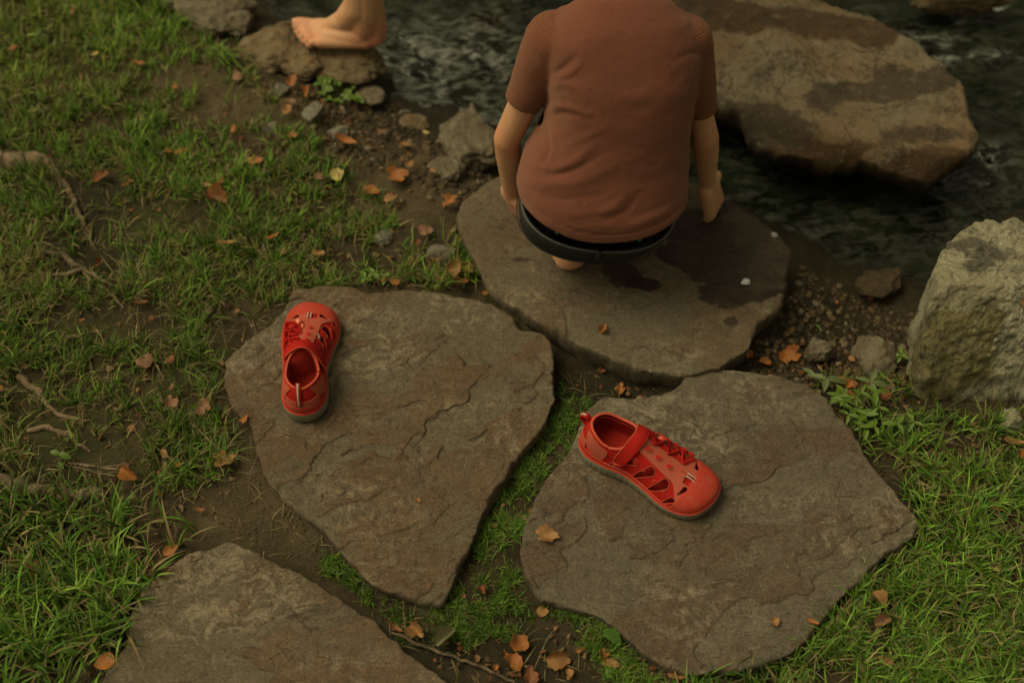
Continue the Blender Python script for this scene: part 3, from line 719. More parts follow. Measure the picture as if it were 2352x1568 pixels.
HX = [(-.5, .068), (-.38, .070), (-.2, .071), (-.08, .069), (.02, .058), (.12, .048), (.22, .0405), (.34, .034), (.5, .027)]
SOLEZ = [(-.5, .020), (-.3, .019), (0, .0135), (.3, .0125), (.42, .0145), (.5, .019)]       # where the upper meets the sole
GRD = [(-.5, .0016), (-.4, 0), (.25, 0), (.4, .0012), (.5, .0055)]                           # heel bevel and toe spring
def build_shoe(name, label, loc, yaw, strap_side=-1, toggle=False):
    root = empty(name, loc, label, 'shoe', 'pair of red water shoes', (0, 0, yaw))
    co_ = catmull([(a*SL, b) for a, b in OUT], 24); itip = int(np.argmax(co_[:, 0])); co_ = np.roll(co_, -itip, 0); ihl = int(np.argmin(co_[:, 0]))
    lf = co_[:ihl+1][::-1]; rt = np.vstack([co_[ihl:], co_[:1]]); hn = 150
    xs = -np.cos(np.linspace(0, math.pi, hn+1)); xs = np.interp(xs, [-1, 1], [co_[:, 0].min(), co_[:, 0].max()])
    yl = np.interp(xs, lf[:, 0], lf[:, 1]); yr = np.interp(xs, rt[:, 0], rt[:, 1])
    ol = np.vstack([np.c_[xs[::-1], yl[::-1]], np.c_[xs[1:-1], yr[1:-1]]])          # toe tip -> one flank -> heel -> other flank, same x on both
    sd0 = np.r_[1, np.ones(hn-1), 1, -np.ones(hn-1)]
    na = len(ol); nt = 72
    ridge0, ridge1 = -.34*SL, .36*SL
    def base_pt(th_i):
        return ol[th_i]
    E = ol; Rx = np.clip(E[:, 0], ridge0, ridge1); Rx = Rx*.96; Rr = np.c_[Rx, np.interp(Rx, [-.1, .1], [-.001, -.001])]
    T = np.linspace(0, 1, nt)
    def P(E_, R_, t, off=0.0):
        c = 1-np.cos(t*math.pi/2)
        xy = E_+(R_-E_)*np.expand_dims(c**1.12, -1)
        xf = xy[..., 0]/SL
        h = lerp(HX, xf); z0 = lerp(SOLEZ, xf)
        z = z0+(h-z0*.6)*np.sin(t*math.pi/2)**.92
        out = (E_-R_); ln = np.linalg.norm(out, axis=-1)+1e-9
        out = out/ln[..., None]
        ca = np.cos(t*math.pi/2); sa = np.sin(t*math.pi/2)
        return np.stack([xy[..., 0]+off*out[..., 0]*ca, xy[..., 1]+off*out[..., 1]*ca, z+off*sa], -1)
    EE = np.repeat(E[None], nt, 0); RR = np.repeat(Rr[None], nt, 0); TT = np.repeat(T[:, None], na, 1)
    I_ = np.arange(nt*na).reshape(nt, na); J = np.roll(I_, -1, 1)
    FF = np.stack([I_[:-1].ravel(), J[:-1].ravel(), J[1:].ravel(), I_[1:].ravel()], 1)
    def surf(off): return P(EE, RR, TT, off).reshape(-1, 3)
    base = surf(0); xf = base[:, 0]/SL; yy = base[:, 1]; side = np.repeat(sd0[None], nt, 0).ravel(); tt = TT.ravel()
    s = side*(1-tt)                                        # -1..0..1 across the shoe
    SG = .052                                              # metres per unit of s
    area = FF.tolist()
    def panel(f, off, th=.0014, flip=False):
        V, F = clip(surf(off), area, f)
        return solid(V, F, -th if flip else th), (V, F)
    # collar opening
    cx, ax_, by = -.268, .168, .0232
    fo = ((xf-cx)/ax_)**2+((yy+.001)/by)**2-1
    fo = fo*.015
    # slots on both flanks
    def cap2(x0, s0, x1, s1, r0, r1):
        px = xf*SL; ps = s*SG; a0 = np.array([x0*SL, s0*SG]); b0 = np.array([x1*SL, s1*SG]); ab = b0-a0
        t = np.clip(((px-a0[0])*ab[0]+(ps-a0[1])*ab[1])/(ab@ab), 0, 1)
        r = r0+(r1-r0)*t; r = r*(.42+.62*t**.6)
        return np.hypot(px-a0[0]-t*ab[0], ps-a0[1]-t*ab[1])-r
    fs = np.full(len(xf), 1.0); slotl = [(-.215, .90, -.050, .56, .0036, .0040), (-.040, .92, .070, .44, .0040, .0054), (.088, .92, .185, .43, .0042, .0058), (.210, .93, .270, .66, .0030, .0042)]
    for sd_ in (-1, 1):
        for (x0, s0, x1, s1, r0, r1) in slotl:
            fs = np.minimum(fs, cap2(x0, sd_*s0, x1, sd_*s1, r0, r1))
    # two little gaps behind the toe cap
    for sd_ in (-1, 1): fs = np.minimum(fs, cap2(.292, sd_*.47, .318, sd_*.28, .0018, .0032))
    notch = ((s-.0)*SG/.006)**2+((xf+.075)*SL/.009)**2-1
    f_up = np.minimum(fo, fs)
    (sv, sf), (cv, cf) = panel(f_up, 0, .0016)
    up = mk('upper', sv, sf, M_red, root)
    # footbed and dark lining
    k = .90; V = [(x*k, y*k, lerp(SOLEZ, x/SL)-.002+.004*(abs(y)/.03)**2) for x, y in ol]
    V = []; nr_ = 14
    for i in range(nr_+1):
        f_ = max(i/nr_, .01)*.955
        for (x, y) in ol: V.append((x*f_, y*f_, lerp(SOLEZ, x*f_/SL)+.0025+.005*(i/nr_)**3))
    F = []
    for i in range(nr_):
        for q in range(na): F.append((i*na+q, (i+1)*na+q, (i+1)*na+(q+1) % na, i*na+(q+1) % na))
    mk('footbed', V, F, M_inner, root)
    liner = np.minimum(fo-.0004, np.minimum(.30-xf, .62-np.abs(s)*0))
    V2, F2 = clip(surf(-.0042), area, np.minimum(fo-.0002, (-.075-xf)*.1))
    mk('lining', *solid(V2, F2, .0008), M_inner, root)
    # sole: side wall and tread
    rings = []
    zs = lerp(SOLEZ, ol[:, 0]/SL); zg_ = lerp(GRD, ol[:, 0]/SL)
    nn = np.roll(ol, -1, 0)-np.roll(ol, 1, 0); nn = np.c_[nn[:, 1], -nn[:, 0]]; nn /= np.linalg.norm(nn, axis=1)[:, None]
    if (nn*ol).sum() < 0: nn = -nn
    tread = .00035*np.sign(np.sin(np.arange(na)*2*math.pi/na*60))
    for o_, t in ((-.004, 0), (.0020, .03), (.0036, .2), (.0034, .62), (.0040, .80), (.0030, 1.0), (-.004, 1.0)):
        rings.append(np.c_[ol+nn*(o_+(tread*(t < .62))[:, None]*(0 < t)) if False else ol+nn*(o_+(tread*(.1 < t < .7)))[:, None], zg_+(zs-zg_+.001)*t])
    mk('sole', *loft(rings), M_sole, root)
    # rand: glossy band where upper meets sole, higher round the heel
    rh = .085+.07*sstep(-.30, -.5, xf)
    V, F = clip(surf(.0018), area, (rh-tt)*.05)
    mk('rand', *solid(V, F, .0026), M_rubber, root)
    for dz, rr_ in ((.0004, .0013),):
        pth = P(E, Rr, np.full(na, 0.0)+.015, .0026); mk('rand_ridge', *tube(pth, rr_, 8, closed=True), M_rubber, root)
    # toe cap
    ftoe = (xf-(.335-.075*np.abs(s)**1.4))*.2
    ftoe = np.minimum(ftoe, cap2(.292, -.47, .318, -.28, .0018, .0032)); ftoe = np.minimum(ftoe, cap2(.292, .47, .318, .28, .0018, .0032))
    (sv, sf), _ = panel(ftoe, .0022, .0022); mk('toe_cap', sv, sf, M_rubber, root)
    # nubuck strip down the instep with a forked front
    so = s-(-.07)
    half = .215+.0*xf+.55*sstep(.20, .335, xf)**1.5
    fk = np.minimum(half-np.abs(so), np.minimum((xf+.085)*3, (.345-.075*np.abs(s)**1.4-xf)*3))*.03
    fork = np.minimum(.13+0*xf-np.abs(so), 9)                                    # hole between the prongs
    win = np.maximum(.085-np.abs(so+.03), -1)*.03
    win = -np.minimum(win, np.minimum(xf-.285, .36-xf)*.15)
    fk = np.minimum(fk, win); fk = np.minimum(fk, fs)
    for xo in (-.005, .075, .155):
        pass
    (sv, sf), (cv, cf) = panel(fk, .0016, .0014); ov = mk('instep_overlay', sv, sf, M_pink, root)
    for xo in (-.01, .075, .16):                                                # three raised oval studs
        i = int(np.argmin((xf-xo)**2+(s+.08)**2)); c = surf(.0030)[i]
        mk('stud', *ellipsoid(c, (.0036, .0023, .0009)), M_red, ov)
        ringp = [(c[0]+.0044*math.cos(q), c[1]+.0031*math.sin(q), c[2]+.0003) for q in np.linspace(0, 2*math.pi, 24, endpoint=False)]
        mk('stud_ring', *tube(ringp, .0004, 6, closed=True), M_redlight, ov)
    # two grey-red webbing bars in the window behind the toe cap and one at the top of the overlay
    for xo, yo in ((.318, -.0005), (-.068, -.001)):
        i = int(np.argmin((xf-xo)**2+((yy-yo)/SL)**2)); c = surf(.0020)[i]
        for q, mm in ((-.0032, M_refl), (-.0008, M_red), (.0016, M_refl)):
            pa = [(c[0]-.0075+.015*t_, c[1]+q, c[2]+.0012*math.sin(t_*math.pi)-.010*(t_-.5)*.6) for t_ in np.linspace(0, 1, 7)]
            mk('webbing_bar', *tube(pa, .0011, 6, flat=.5, up=(0, 0, 1)), mm, root)
    # salmon nubuck patches at the quarter and the heel
    def ell(x0, s0, rx, rs, ang=0):
        px = (xf-x0)*SL; ps = (s-s0)*SG; a = math.radians(ang); u = px*math.cos(a)+ps*math.sin(a); v = -px*math.sin(a)+ps*math.cos(a)
        return (1-(np.abs(u/rx)**2.6+np.abs(v/rs)**2.6))*.004
    for sd_ in (-1, 1):
        f = np.minimum(ell(-.355, sd_*.60, .021, .0125, sd_*28), np.minimum(fo-.003, (np.abs(tt)-.07)*.1))
        f = np.minimum(f, np.minimum((side*sd_)*.001, (xf+.425)*.1))
        (sv, sf), (cv, cf) = panel(f, .0011, .0010); q = mk('quarter_patch', sv, sf, M_pink, root)
        for lp in loops_of(cf): mk('stitching', *tube([cv[i] for i in lp], .00055, 6, closed=True), M_redlight, q)
    ang_h = np.arctan2(yy, -(xf*SL+.05))
    f = np.minimum(np.minimum(.62-np.abs(ang_h+.05), np.minimum(tt-.10, .30-tt)*2), (-.42-xf)*8)*.02
    (sv, sf), (cv, cf) = panel(f, .0012, .0010)
    if sv: 
        q = mk('heel_patch', sv, sf, M_pink, root)
        for lp in loops_of(cf): mk('stitching', *tube([cv[i] for i in lp], .00055, 6, closed=True), M_redlight, q)
    # bands between the slots carry piping round each slot and a little grey tab
    V, F = clip(surf(.0006), area, fs)
    for lp in loops_of(F):
        pts = [V[i] for i in lp]
        xs_ = np.array(pts)
        if len(lp) < 12 or xs_[:, 0].max()-xs_[:, 0].min() > .08: continue
        mk('slot_piping', *tube(pts, .00055, 6, closed=True), M_redlight, up)
    for sd_ in (-1, 1):
        for xo in (.02, .115, .205):
            i = int(np.argmin((xf-xo)**2+.2*(s-sd_*.56)**2)); Q = surf(.0014); c = Q[i]
            i2 = int(np.argmin((xf-xo-.03)**2+.2*(s-sd_*.56)**2)); d = Vector(Q[i2]-c).normalized()
            nrm_ = Vector((0, sd_*.7, .7))
            for q in (-.0012, .0012):
                u = nrm_.cross(d).normalized(); a0 = Vector(c)+u*q
                mk('grey_tab', *tube([a0-d*.0022, a0+d*.0022], .0005, 6), M_redlight, up)
    # collar binding
    V, F = clip(surf(.0002), area, fo)
    for lp in loops_of(F):
        pts = np.array([V[i] for i in lp])
        if pts[:, 2].min() > .03: rim = resample(pts, 120); mk('collar', *tube(rim, .0020, 8, closed=True), M_redlight, root)
    # ankle strap across the instep, free end on the outer flank
    ss = np.linspace(-.80, .55, 44)*(1 if strap_side < 0 else -1); rows = []
    xc = -.093+.0*ss; a_s = np.abs(ss); xc = np.interp(ss*(1 if strap_side < 0 else -1), [-.80, -.4, 0, .55], [-.165, -.110, -.080, -.115])
    Q0 = surf(.0042)
    def at(x, s_):      # point on the surface for given length fraction and side
        i = np.argmin(((xf-x)*SL)**2*1.0+((s-s_)*SG)**2); return Q0[i]
    # exact evaluation along the section through the outline
    def at2(x, s_, off):
        cand = np.where(sd0 == (np.sign(s_) or 1))[0]; t = 1-abs(s_)
        pts = P(E[cand], Rr[cand], np.full(len(cand), t), off); j = int(np.argmin(np.abs(pts[:, 0]-x*SL)))
        j2 = j+1 if (j+1 < len(cand) and (pts[j, 0]-x*SL)*(pts[min(j+1, len(cand)-1), 0]-x*SL) < 0) else j-1
        j2 = min(max(j2, 0), len(cand)-1)
        den = pts[j2, 0]-pts[j, 0]; w_ = 0 if abs(den) < 1e-9 else np.clip((x*SL-pts[j, 0])/den, 0, 1)
        return pts[j]+(pts[j2]-pts[j])*w_
    grid = []
    for s_, x_ in zip(ss, xc):
        lift = .0045+.003*math.exp(-(s_/.25)**2); wd_ = .0085-.002*(abs(s_) > .72)
        row = []
        for w_ in np.linspace(-1, 1, 7):
            p = at2(x_+w_*wd_/SL, s_, lift); row.append(tuple(p))
        grid.append(row)
    G = np.array(grid)
    for _ in range(4): G[1:-1] = (G[:-2]+2*G[1:-1]+G[2:])/4
    V = [tuple(p) for r in G for p in r]; F = [(i*7+k_, i*7+k_+1, (i+1)*7+k_+1, (i+1)*7+k_) for i in range(len(grid)-1) for k_ in range(6)]
    stp = mk('ankle_strap', *solid(V, F, .0018), M_red, root)
    for e_ in (0, 6): mk('strap_edge', *tube(G[:, e_], .0009, 6), M_redlight if e_ == 0 else M_red, stp)
    mk('strap_bar', *tube([Vector(G[0, 0])+Vector((0, 0, .0005)), Vector(G[0, 6])+Vector((0, 0, .0005))], .0016, 8), M_rubber, stp)
    # tongue tip and upright tab at the front of the collar
    cxp = (cx+ax_)*SL
    tv = []
    for i in range(9):
        a = i/8
        for j in range(5):
            b = j/4-.5; tv.append((cxp-.004+.020*a-.004*(1-a)*(1-4*b*b)*0, -.001+b*(.030-.006*a), .058+.0085*(1-a)**2-.008*a+.003*(1-4*b*b)))
    tf = [(i*5+j, i*5+j+1, (i+1)*5+j+1, (i+1)*5+j) for i in range(8) for j in range(4)]
    tg = mk('tongue', *solid(tv, tf, .0025), M_red, root)
    tb = [(cxp+.010, .004-strap_side*(.0+.006*i), .0660+.0018*i-.0006*i*i) for i in range(4)]
    mk('tongue_tab', *tube(tb, [.0052, .0055, .005, .003], 10, flat=.35, up=(0, 0, 1)), M_red, tg)
    # heel pull loop with grey stripe
    hx = -.5*SL
    lp_ = [(hx+.0085+.0062*math.cos(q)*1.0-.004, .003, .060+.0075*math.sin(q)) for q in np.linspace(-2.4, 2.6, 22)]
    lp_ = [(hx+.0025, .002, .036), (hx+.0012, .002, .046)]+[(hx-.0006+.0062*math.cos(q), .002, .0575+.0068*math.sin(q)) for q in np.linspace(math.pi*1.35, -math.pi*.45, 20)]+[(hx+.0050, .002, .047)]
    if toggle:      # this loop lies flat against the heel
        lp_ = [tuple(P(E[hn], Rr[hn], np.float64(t_), .0022+.0012*math.sin(math.pi*(t_-.22)/.5)).ravel()) for t_ in np.linspace(.22, .72, 14)]
        lp_ = [(p[0], p[1]+.002, p[2]) for p in lp_]
    hl = mk('heel_loop', *tube(lp_, .0011, 10, flat=3.9, up=(0, 1, 0)), M_red, root)
    mk('grey_stripe', *tube([(p[0]-.0009, p[1]+.0002, p[2]+.0008) for p in lp_[:19]], .0006, 8, flat=2.4, up=(0, 1, 0)), M_refl, hl)
    # bungee laces on the flank away from the strap end
    far = -strap_side
    lr = random.Random(3 if toggle else 4)
    for (oa, ob_, ph) in ((.10, .50, 0), (.46, .14, 1)):
        zz = [at2(-.04+.052*i+lr.uniform(-.006, .006), far*(oa if (i+ph) % 2 else ob_)+lr.uniform(-.03, .03), .0035+lr.uniform(0, .002)) for i in range(7)]
        mk('bungee_lace', *tube(catmull(zz, 7, closed=False), .0011, 8), M_red, root)
    for i in range(5):
        c = Vector(at2(.0+.058*i, far*.52, .0035)); mk('lace_eyelet', *tube([c+Vector((-.006, 0, 0)), c+Vector((0, far*.0015, .0012)), c+Vector((.006, 0, 0))], .0023, 8, flat=.6), M_red, root)
    if toggle:
        c = Vector(at2(.225, .16*far, .0075)); tg_ = mk('cord_toggle', *ellipsoid(c, (.0060, .0050, .0042)), M_toggle, root)
        mk('toggle_button', *ellipsoid(c+Vector((-.0085, -far*.006, 0)), (.0042, .0028, .0026)), M_toggle, tg_)
        pth = catmull([c, c+Vector((-.012, -far*.002, .003)), c+Vector((-.026, -far*.006, .006)), c+Vector((-.036, far*.000, .008)), c+Vector((-.040, far*.009, .006)), c+Vector((-.026, far*.012, .004)), c+Vector((-.010, far*.006, .002)), c], 6)
        mk('cord_loop', *tube(pth, .0012, 8, closed=True), M_red, root)
        p = Vector(at2(.10, -far*.30, .003)); mk('care_label', *tube([p, p+Vector((-.010, -far*.003, .001))], .0014, 6, flat=.3), M_refl, root)
    else:
        c = Vector(at2(.03, .36*far, .006)); mk('cord_toggle', *ellipsoid(c, (.0075, .0048, .0038)), plain('red toggle', (.5, .03, .015), .35, .5), root)
        mk('pull_tag', *tube([c+Vector((-.008, 0, .003)), c+Vector((.008, -far*.004, .001))], .0016, 6, flat=.4), plain('black toggle tag', (.03, .025, .015), .5), root)
    return root
def place_shoe(heel, toe, z, **kw):
    """heel and toe: where the ends of the sole touch the slab"""
    h = N(*heel, z); t = N(*toe, z); m_ = (h+t)/2; d = t-h
    print('shoe length on ground', round(d.length, 3))
    o = build_shoe('water_shoe', kw.pop('label'), (m_.x, m_.y, z), math.atan2(d.y, d.x), **kw); o.scale = (d.length/SL,)*3; return o
place_shoe((743, 1028), (764, 762), .0215, label='red closed-toe water shoe on the middle slab, pointing away, heel towards the viewer', toggle=True)
place_shoe((1424, 1076), (1740, 1230), .0215, label='red closed-toe water shoe lying on the wide right slab, toe to the right')
# ================================================================ GRASS
def inside_slabs(p, m_=0.004):
    r = np.zeros(len(p), bool)
    for c, zt, ob in slabs[:4]: r |= sdf(p, c) > m_
    return r
blk = slabs[5][0]
GREENS = np.array([(.042, .100, .009), (.066, .140, .012), (.028, .068, .008), (.100, .172, .024), (.066, .096, .016), (.024, .052, .007)])
STRAW = np.array([(.26, .20, .09), (.20, .15, .07), (.14, .13, .045)])
def grass(name, polys, n, label, seed, length=(.02, .04), width=(.0012, .0024), lean=.7, thin=(), clump=(26, .42), straw=.12, bright=1.0, edge=None):
    rs = np.random.RandomState(seed); W = [Dl(p, 0) for p in polys]; out = []
    for Wp in W:
        ar = abs(.5*np.sum(Wp[:, 0]*np.roll(Wp[:, 1], -1)-np.roll(Wp[:, 0], -1)*Wp[:, 1]))
        lo, hi = Wp.min(0), Wp.max(0); m_ = int(n*ar/sum(abs(.5*np.sum(q[:, 0]*np.roll(q[:, 1], -1)-np.roll(q[:, 0], -1)*q[:, 1])) for q in W))
        p = lo+(hi-lo)*rs.rand(int(m_*8), 2); s_ = sdf(p, Wp)
        keep = (s_+.03*(fbm(p, 20, 3, seed+1)-.5) > 0)
        p = p[keep]
        dens = sstep(clump[1]-.10, clump[1]+.12, fbm(p, clump[0], 3, seed+2))
        # tufts
        dens = dens*(.10+.90*sstep(.42, .62, vnoise(p*80, seed+5)))
        if thin: dens = dens*np.clip(1-1.15*zone(p, thin), 0, 1)
        p = p[rs.rand(len(p)) < dens]; p = p[~inside_slabs(p, .002)]; p = p[sdf(p, water_poly) < -.02]; p = p[sdf(p, blk) < .0]
        out.append(p[:m_])
    B = np.vstack(out); n = len(B); z = ground_z(B)-.002
    cl = fbm(B, 14, 2, seed+3); L_ = (length[0]+(length[1]-length[0])*rs.rand(n)**1.5)*(.65+.8*cl)
    Wd = width[0]+(width[1]-width[0])*rs.rand(n)
    tuft = vnoise(B*60, seed+6)*2*math.pi*2
    az = tuft+rs.normal(0, 1.5, n)
    ln = np.clip(rs.normal(lean, .28, n), .08, 1.35)           # final lean angle
    isst = rs.rand(n) < straw*(.5+1.3*fbm(B, 9, 2, seed+8)); ln[isst] = np.clip(ln[isst]+.45, 0, 1.45)
    K = 6; V = np.zeros((n, K, 2, 3))
    d = np.stack([np.cos(az), np.sin(az)], 1); sdv = np.stack([-np.sin(az), np.cos(az)], 1)
    tw = rs.normal(0, .5, n)
    x = np.zeros(n); h = np.zeros(n)
    for k in range(K):
        t = k/(K-1)
        if k:
            ang = ln*(.35+1.05*(t-.5/(K-1)))
            x = x+np.sin(ang)*L_/(K-1); h = h+np.cos(ang)*L_/(K-1)
        w_ = Wd*(1-t**1.6)*.5*(.75+.5*t*(1-t)*2)+.00008
        bend = .12*L_*t*t*np.sin(tw*3)
        cx_ = B+d*x[:, None]+sdv*bend[:, None]
        for q, sg in ((0, -1), (1, 1)):
            V[:, k, q, :2] = cx_+sdv*(sg*w_)[:, None]; V[:, k, q, 2] = z+np.maximum(h, .001)+sg*w_*np.sin(tw)
    V = V.reshape(-1, 3)
    b = (np.arange(n)*K*2)[:, None]
    F = np.vstack([np.hstack([b+2*k, b+2*k+1, b+2*k+3, b+2*k+2]) for k in range(K-1)])
    col = GREENS[rs.randint(0, len(GREENS), n)]*(.55+.9*rs.rand(n))[:, None]*(.70+.7*fbm(B, 7, 2, seed+9))[:, None]*bright
    yz = zone(B, [(120, 170, 260, 110), (60, 60, 200, 80)])[:, None]; col = col*(1-yz)+(col*np.array([1.45, 1.08, 1.3])+.008)*yz
    col[isst] = STRAW[rs.randint(0, 3, isst.sum())]*(.6+.6*rs.rand(isst.sum()))[:, None]
    yl = (rs.rand(n) < .18)[:, None]; col = np.where(yl, col*.6+np.array([.10, .10, .025])*.5, col)
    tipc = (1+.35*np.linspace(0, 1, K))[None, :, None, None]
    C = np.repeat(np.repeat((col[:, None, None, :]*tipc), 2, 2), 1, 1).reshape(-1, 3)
    o = mk(name, V, F, M_grass, origin=(B[:, 0].mean(), B[:, 1].mean(), 0), attrs={'Col': np.clip(C, 0, 1)})
    put(o, label, 'grass', None, 'stuff'); return o
thinL = [(x_, y_, rx_*.85, ry_*.85) for x_, y_, rx_, ry_ in [(40, 372, 100, 24), (100, 370, 60, 24), (160, 440, 34, 60), (200, 520, 34, 60), (170, 634, 80, 26), (245, 660, 50, 30), (80, 890, 50, 40), (150, 945, 70, 26), (120, 1000, 90, 26), (60, 1122, 120, 18), (180, 1132, 100, 18), (220, 1075, 90, 22), (520, 265, 130, 60), (440, 170, 150, 55), (560, 330, 80, 40), (250, 420, 90, 50), (230, 500, 60, 90), (250, 600, 90, 50), (170, 750, 120, 40), (100, 980, 130, 70), (180, 1070, 190, 55), (330, 1130, 80, 40),
         (360, 880, 60, 40), (900, 370, 150, 90), (720, 290, 70, 50), (330, 500, 40, 40), (580, 1120, 90, 110), (800, 350, 80, 60), (200, 180, 70, 30), (600, 90, 120, 50), (470, 480, 60, 30), (620, 740, 60, 60), (420, 940, 60, 30), (500, 1180, 80, 60), (120, 1130, 130, 30), (1000, 480, 60, 60), (430, 860, 50, 40)]]
lawn_far = [(-500, -160), (430, -160), (520, 40), (560, 110), (600, 200), (700, 290), (800, 400), (940, 520), (1060, 560), (1105, 640), (1060, 665), (800, 650), (650, 690), (520, 640), (250, 560), (-500, 500)]
lawn_mid = [(-500, 500), (250, 560), (520, 640), (650, 690), (560, 770), (500, 850), (530, 980), (560, 1080), (500, 1110), (400, 1180), (200, 1150), (-500, 1110)]
lawn_near = [(-500, 1110), (200, 1150), (400, 1180), (460, 1220), (360, 1310), (300, 1400), (280, 1480), (215, 1620), (300, 1850), (-500, 1850)]
grass('grass', [lawn_far], 40000, 'blurry short green grass over the upper left bank', 11, length=(.014, .036), width=(.0012, .0027), thin=thinL, clump=(15, .365), straw=.22, bright=1.9)
grass('grass', [lawn_mid], 12500, 'sparse green and straw-coloured grass left of the middle slab', 12, length=(.016, .044), width=(.0010, .0024), thin=thinL, clump=(20, .41), straw=.32, bright=1.55)
grass('grass', [lawn_near], 7000, 'long broad grass blades at the lower left corner', 13, length=(.030, .072), width=(.0022, .0050), lean=.85, clump=(16, .36), straw=.20, bright=1.45)
grass('grass', [[(1290, 865), (1355, 900), (1335, 1000), (1240, 1120), (1200, 1200), (1192, 1300), (1238, 1375), (1330, 1408), (1270, 1450), (1130, 1480), (1030, 1500), (940, 1470), (850, 1400), (740, 1320), (735, 1262), (835, 1330), (1015, 1395), (1062, 1280), (1132, 1140), (1240, 985)],
      [(1300, 1395), (1400, 1440), (1520, 1530), (1650, 1548), (1650, 1620), (1420, 1620), (1350, 1540)]], 9500, 'fine short green grass growing in the gaps between the slabs', 14, length=(.008, .018), width=(.0008, .0014), lean=.85, straw=.06, bright=1.35, clump=(24, .31), thin=[(1230, 1500, 80, 60), (1280, 1310, 24, 60), (1260, 1440, 80, 18), (1090, 1540, 100, 30), (1250, 1560, 90, 60)])
grass('grass', [[(1125, 678), (1190, 700), (1240, 745), (1236, 758), (1192, 745), (1170, 715), (1120, 695)], [(1060, 540), (1092, 560), (1108, 640), (1088, 640), (1060, 590)]], 700, 'small tuft of grass in the notch between the stained and middle slabs', 15, length=(.010, .020), clump=(20, .2), straw=.05)
grass('grass', [[(1965, 1010), (2060, 980), (2200, 965), (2900, 990), (2900, 1850), (1200, 1850), (1500, 1620), (1520, 1545), (1700, 1535), (1800, 1508), (1870, 1450), (1960, 1345), (2010, 1288), (2100, 1235), (2108, 1190), (2060, 1125), (2000, 1055)]], 24000, 'dense green lawn around the right side of the wide slab', 16,
      length=(.020, .048), width=(.0015, .0035), lean=.85, clump=(16, .30), straw=.20, bright=1.6, thin=[(2270, 1040, 80, 30), (2000, 1440, 40, 30), (2140, 930, 60, 20), (2200, 1010, 60, 14)])
grass('grass', [[(1850, 850), (1950, 835), (2100, 900), (2230, 955), (2060, 990), (1965, 1012), (1930, 955)]], 420, 'thin grass sprouting between the broad-leaved weed and the pale block', 17, length=(.012, .030), clump=(22, .40), straw=.2, bright=1.3)
rs_ = random.Random(5)

# dry stems and litter lying flat on the soil
def litter(n, label, seed):
    rs = np.random.RandomState(seed); W = Dl([(-40, -40), (560, -40), (880, 200), (1080, 420), (1080, 640), (640, 690), (500, 880), (560, 1090), (400, 1290), (230, 1600), (-40, 1600)], 0); W2 = Dl([(850, 1400), (1100, 1480), (1300, 1400), (1600, 1560), (1100, 1620)], 0); W3 = Dl([(1290, 850), (1560, 880), (1760, 840), (1850, 720), (2100, 780), (2120, 950), (2350, 990), (2350, 1080), (2000, 1050), (1850, 860), (1400, 940)], 0)
    V = []; F = []; C = []; b = 0
    pal = np.array([(.13, .060, .026), (.20, .10, .042), (.085, .042, .022), (.20, .135, .07), (.22, .09, .03)])
    for W_, sh in ((W, .62), (W2, .06), (W3, .18)):
        lo, hi = W_.min(0), W_.max(0); p = lo+(hi-lo)*rs.rand(n*6, 2); p = p[sdf(p, W_) > 0]; p = p[~inside_slabs(p, .0)]; p = p[sdf(p, water_poly) < -.01][:int(n*sh)]; z = ground_z(p)+.002+.006*rs.rand(len(p))
        for k in range(len(p)):
            s_ = .0014+.0034*rs.rand()**2; k_ = rs.randint(6, 10); a = np.sort(rs.rand(k_)*6.28); tl = rs.normal(0, .5, 2); rr = s_*(.6+.6*rs.rand(k_))
            x = rr*np.cos(a)*1.4; y = rr*np.sin(a); th = rs.rand()*6.3; X_ = x*math.cos(th)-y*math.sin(th); Y_ = x*math.sin(th)+y*math.cos(th)
            V.append((p[k, 0], p[k, 1], z[k]+s_*.3)); V += [(p[k, 0]+X_[q], p[k, 1]+Y_[q], z[k]+X_[q]*tl[0]+Y_[q]*tl[1]) for q in range(k_)]
            F += [(b, b+1+q, b+1+(q+1) % k_) for q in range(k_)]; C += [pal[rs.randint(5)]*(.6+.7*rs.rand())]*(k_+1); b += k_+1
    o = mk('leaf_litter', V, F, M_grass, origin=(0, 1.2, 0), smooth=False, attrs={'Col': np.array(C)}); put(o, label, 'leaf litter', None, 'stuff')
litter(1500, 'small brown crumbs of dead leaves strewn over soil and grass', 77)
G0 = GREENS; GREENS = np.array([(.20, .145, .07), (.13, .095, .05), (.26, .20, .10)])
grass('dry_litter', [[(420, 1050), (600, 1020), (700, 1180), (760, 1260), (740, 1330), (560, 1240), (380, 1230)], [(860, 1400), (1000, 1470), (1150, 1470), (1280, 1400), (1400, 1460), (1500, 1560), (1000, 1590), (900, 1500)], [(-40, 60), (520, 60), (1000, 420), (1050, 640), (640, 680), (480, 1100), (400, 1290), (-40, 1250)], [(1300, 860), (1560, 880), (1500, 930), (1340, 930)], [(1950, 930), (2400, 960), (2400, 1060), (2000, 1060)]],
      2600, 'dry stems and bits of dead grass lying on the soil', 31, length=(.010, .034), width=(.0005, .0012), lean=1.5, straw=.5, clump=(20, .30))
GREENS = G0
